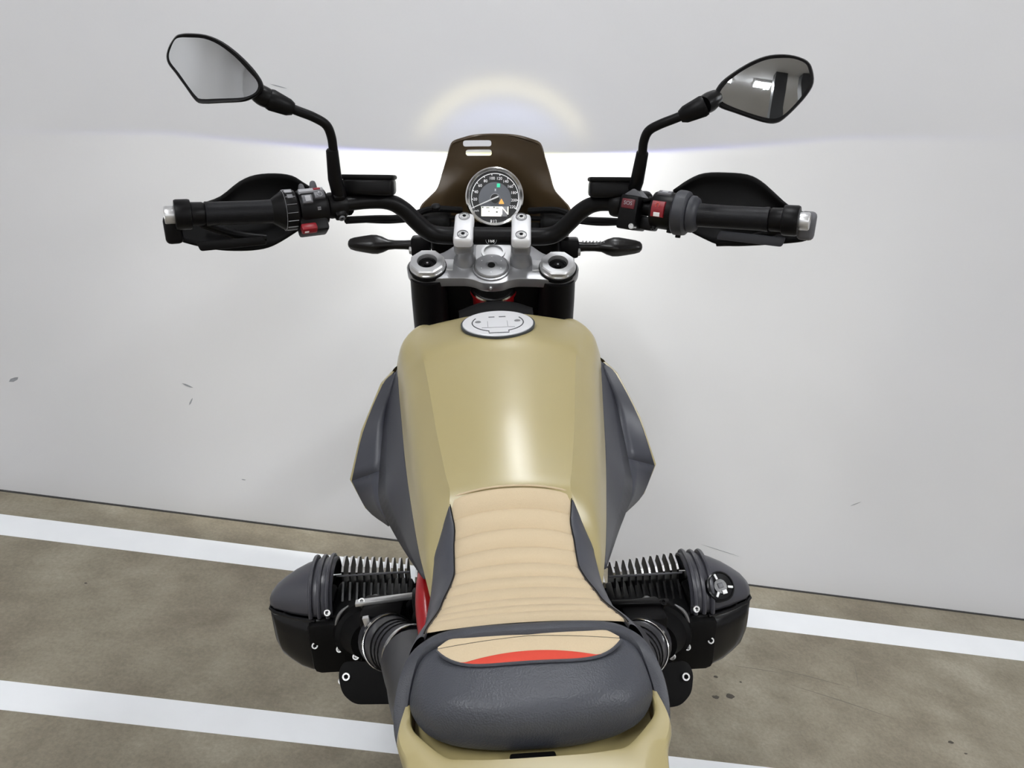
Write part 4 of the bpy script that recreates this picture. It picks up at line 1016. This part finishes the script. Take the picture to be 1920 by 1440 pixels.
# ---------------- engine: two finned cylinders
def ring_path(c, n, r, seg=40):
    Mx = axis_frame(c, n); return [tuple(Mx @ Vector((r*math.cos(t), r*math.sin(t), 0))) for t in np.linspace(0, 2*np.pi, seg+1)]
for s in (-1, 1):
    oy = -.02*s
    mir = np.array([s, 1, 1]); off = np.array([0, oy, 0])
    def P(x, y, z): return np.array([x, y, z])*mir+off
    def PM(x, y, z): return Matrix.Translation(tuple(P(x, y, z)))
    # barrel and head block
    cyl = link('cylinder', lathe('cylinder', [(.052, .06), (.052, .27)], frame(P(0, -.012, .495), (0, 1, 0), (0, 0, s), (s, 0, 0)), 36), FINM, bike, label='black finned boxer cylinder, left side' if s < 0 else 'black finned boxer cylinder with filler cap, right side')
    link('cylinder_head', rbox('cylinder_head', (.125, .090, .10), PM(.212, -.010, .500), .012, 2), FINM, cyl)
    link('head_base', rbox('head_base', (.10, .07, .10), PM(.262, -.030, .490), .014, 2), BLACKM, cyl)
    # fins: row near the cover rises higher than those by the crankcase
    for k in range(13):
        x = .2625-.0109*k if k < 10 else .2625-.0109*k-.004
        zt = .5905-.0012*k if k < 10 else .562
        yf = .056
        poly = [(yf-.004, .44), (yf, .46), (yf, zt-.024), (yf-.006, zt-.008), (yf-.019, zt), (.012, zt-.0008), (.003, zt-.005), (.001, zt-.022), (-.014, zt-.032), (-.030, zt-.046), (-.042, zt-.075), (-.044, .45)]
        me = prism('fin', poly, .0032, frame(P(x-.0016, 0, 0)*np.array([1, 1, 1]), (0, 1, 0), (0, 0, 1), (1, 0, 0)), .0, rim_mat=True)
        for f_ in me.polygons:
            if f_.material_index == 1 and (f_.center.z < zt-.010 or f_.center.y-oy > .05): f_.material_index = 0
        link('fin', me, [FINM, MILLED], cyl, smooth=False, label='black cooling fin with bright milled edge' if k == 0 else None)
    link('fin_step', rbox('fin_step', (.115, .003, .003), PM(.212, .0025, .5790), .0008), GREYBTN, cyl)
    # valve cover: grey upper shell over a black lower shell
    SX = [.270, .297, .316, .334, .350, .363, .372, .3755]
    TOPZ = [.5965, .5960, .592, .585, .575, .566, .556, .548]
    BOTZ = [.424, .425, .428, .434, .444, .456, .474, .500]
    YF = [.056, .054, .046, .037, .029, .021, .010, .002]
    YR = [-.054, -.053, -.048, -.042, -.034, -.028, -.018, -.006]
    def section(k, grow, upper, n=28):
        yc, hy = (YF[k]+YR[k])/2, (YF[k]-YR[k])/2+grow
        zt, zb = TOPZ[k]+grow, BOTZ[k]-grow
        zsp = .545
        out = []
        ang = np.linspace(0, math.pi, n) if upper else np.linspace(math.pi, 2*math.pi, n)
        for t in ang:
            c, q = math.cos(t), math.sin(t)
            e = (.72 if c > 0 else 1.0) if upper else .5
            y = yc+hy*math.copysign(abs(c)**e, c)
            hz = max((zt-zsp) if upper else (zsp-zb), .002)
            z = zsp+hz*math.copysign(abs(q)**e, q)
            out.append(P(SX[k], y, z+(.0015 if upper else -.0035)))
        return out
    rows = [section(k, 0, True) for k in range(len(SX))]
    vc = link('valve_cover', to_mesh('valve_cover', *grid(np.array(rows))), COVERG, cyl, label='dark grey upper valve cover')
    so = vc.modifiers.new('solid', 'SOLIDIFY'); so.thickness = .004; so.offset = -1
    rows = [section(k, .0035 if k > 1 else .001, False) for k in range(len(SX))]
    rows.append([P(.377, .0, .520)]*28)
    lc = link('valve_cover', to_mesh('valve_cover', *grid(np.array(rows))), GLOSSB, cyl, label='black lower valve cover')
    so = lc.modifiers.new('solid', 'SOLIDIFY'); so.thickness = .004; so.offset = -1
    link('cover_core', rbox('cover_core', (.085, .075, .10), PM(.312, .0, .50), .02, 2), BLACKM, cyl)
    tube('cover_lip', [section(k, .0025, False)[0] for k in range(1, 7)]+[section(k, .0025, False)[-1] for k in range(6, 0, -1)], .0028, GLOSSB, cyl, 8)
    for x in (.277, .290, .303):
        k = 0 if x < .285 else 1
        sec = [np.array([s*x, p[1], p[2]]) for p in section(1 if x > .28 else 0, .0022, True, 40)]
        tube('cover_rib', sec, .0034, COVERG, cyl, 8)
    # manifold flange, bolts
    link('manifold', lathe('manifold', [(.040, 0), (.040, .01), (.034, .014), (.031, .03), (.028, .05)], axis_frame(P(.235, -.050, .515), (-.45*s, -.85, .3)), 32), BLACKM, cyl)
    for (x, y, z) in ((.276, -.056, .557), (.262, -.072, .500), (.301, -.060, .499), (.262, -.088, .452), (.235, -.09, .50)):
        bolt('bolt', P(x, y, z), (0, -.8, .45), .0052, STEEL, cyl, .006)
    tube('breather_elbow', [P(.206, -.030, .556), P(.2055, -.040, .563), P(.202, -.050, .560), P(.200, -.056, .548), P(.199, -.060, .53)], [.006, .0078, .0085, .0075, .0065], ALUD, cyl, 14, 4, label='grey metal pipe elbow')
    tube('highlight_arc', [P(.243, -.060, .570), P(.256, -.060, .558), P(.264, -.061, .542), P(.266, -.062, .525)], [.0012, .0026, .0024, .0012], ALUD, cyl, 8, 4)  # grey arc stands in for a curved highlight by the flange
    tube('engine_cable', [P(.150, -.050, .575), P(.180, -.060, .548), P(.215, -.072, .520), P(.228, -.080, .480), P(.210, -.085, .445)], .0034, BLACKP, cyl, 8, 5)
    for x, z in ((.222, .487), (.238, .470), (.206, .462)):
        link('rivet', lathe('rivet', [(.0036, -.004), (.0034, .002), (.0001, .003)], axis_frame(P(x, -.078, z), (0, -.8, .5)), 12), STEEL, cyl)
    # throttle body
    tb = link('throttle_body', rbox('throttle_body', (.060, .050, .066), frame(P(.186, -.098, .566), (1, .1*s, 0), (-.1*s, 1, 0), (0, 0, 1)), .006, 2), BLACKP, bike, label='black throttle body beside the cylinder')
    link('throttle_flange', rbox('throttle_flange', (.082, .010, .006), frame(P(.184, -.090, .6015), (1, (.12 if s < 0 else -.05)*1, -.10*s*0), (0, 1, 0), (0, 0, 1)), .001), ALU if s < 0 else BLACKP, tb)
    if s < 0:
        link('throttle_bracket', rbox('throttle_bracket', (.009, .006, .046), frame(P(.203, -.130, .582), (1, 0, .15), (0, 1, 0), (-.15, 0, 1)), .001), ALU, tb, label='bright metal bracket')
        link('throttle_tab', rbox('throttle_tab', (.016, .005, .020), frame(P(.184, -.130, .578), (1, 0, .12), (0, 1, 0), (-.12, 0, 1)), .001), ALUD, tb)
    bolt('bolt', P(.216, -.092, .600), (0, -.5, .85), .005, STEEL if s < 0 else BLACKP, tb, .006)
    hd = np.array([-.047, -.085, .045])
    c1, c2 = np.array([.174, -.146, .571]), np.array([.133, -.232, .622])
    dN = (c2-c1)/np.linalg.norm(c2-c1)
    Hs = [c1-dN*.03, c1, c1+dN*.02, c1+dN*.05, c2-dN*.012, c2]
    tube('intake_hose', [P(*h) for h in Hs], [.038, .038, .0355, .036, .0365, .0385], HOSEM, tb, 28, 3, label='black rubber intake hose')
    for rr in (.035, .055, .072):
        q = c1+dN*rr; tube('hose_rib', ring_path(P(*q), dN*mir, .0362), .0013, BLACKM, tb, 6)
    for q in (c1, c2):
        seg = ring_path(P(*q), dN*mir, .0388)
        a = np.array(seg); w = dN*mir*.0042
        rows = np.array([a-w, a-w*.9+(a-P(*q))*.03, a+w*.9+(a-P(*q))*.03, a+w])
        link('hose_clamp', to_mesh('hose_clamp', *grid(rows)), CHROME, tb, label='shiny hose clamp')
    # side cover behind the hose
    q = [(.130, -.238, .636), (.122, -.28, .664), (.113, -.33, .694), (.104, -.40, .735), (.0975, -.47, .780), (.0935, -.53, .805)]
    tube('side_cover', [P(*p)-off for p in q], [.0395, .039, .037, .033, .025, .017], HOSEM, bike, 28, 5, label='smooth black side cover under the seat')
    # lower plate
    pl = rounded([(.0, .0), (.098, .006), (.106, -.012), (.100, -.040), (.082, -.056), (.0, -.060)], .010, 4)
    Mp = frame(P(.155, -.105, .497), (s, 0, 0), (0, .62, .78), tuple(np.cross((s, 0, 0), (0, .62, .78))))
    plate = link('footrest_plate', prism('footrest_plate', pl, .008, Mp, .0015), BLACKM, bike, label='black rounded plate below the cylinder')
    bolt('bolt', Mp @ Vector((.093, -.016, .004)), (0, -.78, .62), .006, STEEL, plate, .009)
# oil filler cap on the right cover
fm = axis_frame((.3165, -.0585, .5815), (.22, -.66, .72), (0, 0, 1))
fc_ = link('oil_filler_cap', lathe('oil_filler_cap', [(.0225, -.02), (.0225, .002), (.0205, .0032), (.0190, .0012), (.0110, -.0005), (.0105, .0015), (.0001, .0015)], fm, 36), GLOSSB, bike, label='black oil filler cap with white marks on the right cylinder')
for ang, rr in ((100, .0150), (-18, .0160), (228, .0140)):
    a = math.radians(ang); Mx = fm @ frame((rr*math.cos(a), rr*math.sin(a), .0016), (math.cos(a), math.sin(a), 0), (-math.sin(a), math.cos(a), 0), (0, 0, 1))
    link('cap_mark', rbox('cap_mark', (.0085, .0036, .002), Mx, .0008), WHITEM, fc_, label='white mark')
link('cap_mark', rbox('cap_mark', (.0080, .0060, .002), fm @ Matrix.Translation((.003, -.0095, .002)), .0008), WHITEM, fc_)
link('cap_mark', rbox('cap_mark', (.0085, .0080, .002), fm @ Matrix.Translation((.0, .001, .0018)), .0008), GREYBTN, fc_)

# crankcase, gearbox, frame, wheels: the hidden mass that carries everything
ck = link('crankcase', rbox('crankcase', (.27, .36, .30), Matrix.Translation((0, 0, .44)), .03, 3), BLACKM, bike, label='black engine crankcase')
link('engine_cover', rbox('engine_cover', (.22, .20, .16), Matrix.Translation((0, .02, .63)), .02, 3), BLACKM, ck)
link('airbox', rbox('airbox', (.19, .30, .22), Matrix.Translation((0, -.26, .67)), .03, 3), BLACKM, bike, label='black airbox under the seat')
link('gearbox', rbox('gearbox', (.20, .26, .22), Matrix.Translation((0, -.28, .44)), .03, 3), BLACKM, ck)
fr = tube('frame', [(0, .255, .90), (0, .15, .80), (0, .0, .745), (0, -.2, .76), (0, -.45, .79), (0, -.60, .80)], .022, RED, bike, 14, 5, label='red tubular frame')
for s in (-1, 1):
    k = .106 if s < 0 else .085
    tube('subframe_tube', [(s*.06, .0, .735), (s*.095, -.16, .752), (s*k, -.245, .760), (s*(k-.006), -.32, .742), (s*.070, -.45, .745)], .0105, RED, fr, 12, 5)
    tube('down_tube', [(s*.03, .24, .86), (s*.11, .16, .60), (s*.11, .10, .32)], .014, RED, fr, 12, 4)
def wheel(center, r, w, steer, label):
    Mx = frame(center, (0, 1, 0), (0, 0, 1), (1, 0, 0))
    a = np.linspace(0, 2*np.pi, 17)[:-1]
    prof = [(r-w*.9+w*.9*math.cos(t)*1.0, w*math.sin(t)) for t in a]
    prof.append(prof[0])
    wh = link('wheel', lathe('tyre', prof, Mx, 56, False), RUBBER, bike, steer=steer, label=label)
    ri = r-w*1.75
    link('rim', lathe('rim', [(ri-.018, -.012), (ri, -w*.62), (ri+.006, -w*.62), (ri-.006, 0), (ri+.006, w*.62), (ri, w*.62), (ri-.018, .012), (ri-.018, -.012)], Mx, 56, False), BLACKP, wh)
    link('hub', lathe('hub', [(.012, -.075), (.04, -.06), (.045, -.03), (.028, -.02), (.028, .02), (.045, .03), (.04, .06), (.012, .075)], Mx, 32), BLACKP, wh)
    for k in range(36):
        t = k*2*math.pi/36; q = .9 if k % 2 else -.9; z = .035 if (k//2) % 2 else -.035
        p0 = Mx @ Vector((.042*math.cos(t+q), .042*math.sin(t+q), z)); p1 = Mx @ Vector(((ri-.012)*math.cos(t), (ri-.012)*math.sin(t), 0))
        tube('spoke', [tuple(p0), tuple(p1)], .0016, STEEL, wh, 5)
    link('brake_disc', lathe('brake_disc', [(.13, .066), (.13, .071), (.06, .071), (.06, .066), (.13, .066)], Mx, 48, False), STEEL, wh)
    return wh
wheel(tuple(AXLE), .335, .046, True, 'spoked front wheel')
wheel((0, -.72, .325), .325, .062, False, 'spoked rear wheel')
rows = []
for t in np.linspace(math.radians(15), math.radians(150), 18):
    rows.append([(x, AXLE.y+(.355-.05*abs(x/.06)**2.5)*math.cos(t)*.97-.0, AXLE.z+(.362-.05*abs(x/.06)**2.5)*math.sin(t)) for x in np.linspace(-.06, .06, 9)])
fd_ = link('mudguard', to_mesh('mudguard', *grid(np.array(rows))), BLACKM, bike, steer=True, label='black front mudguard')
so = fd_.modifiers.new('solid', 'SOLIDIFY'); so.thickness = .003
sw = tube('swingarm', [(.10, -.22, .40), (.12, -.45, .36), (.10, -.72, .325)], [.035, .03, .035], BLACKP, bike, 14, 4, label='black single-sided swing arm')
tube('axle', [(.10, -.72, .325), (0, -.72, .325)], .018, BLACKP, sw, 12)
tube('exhaust', [(.22, .09, .44), (.18, .10, .30), (.12, -.05, .22), (.14, -.30, .24), (.17, -.50, .38), (.19, -.72, .46)], [.02, .02, .022, .03, .042, .042], STEEL, bike, 16, 5, label='steel exhaust pipe and silencer')
tube('exhaust', [(-.22, .13, .44), (-.18, .13, .30), (-.08, .0, .21), (.08, -.15, .21), (.13, -.28, .235)], .02, STEEL, bike, 14, 5, label='steel header pipe')
ss = tube('side_stand', [(-.13, -.12, .30), (-.20, -.10, .17), (-.255, -.08, .053)], .010, BLACKP, bike, 10, label='black side stand, folded out')
link('stand_foot', rbox('stand_foot', (.05, .06, .008), Matrix.Translation((-.257, -.08, .0495)) @ Matrix.Rotation(LEAN, 4, 'Y'), .002), BLACKP, ss)

# scuff marks on the wall
scuff(-1.312, .345, .030, .010, .55); scuff(-.868, .395, .03, .005, -.3); scuff(-.86, .35, .025, .004, 1.2)
scuff(-.72, .135, .012, .003, 0); scuff(-.66, 1.16, .04, .002, -.1); scuff(.62, .105, .12, .0015, -.2); scuff(.95, .31, .03, .002, .6)
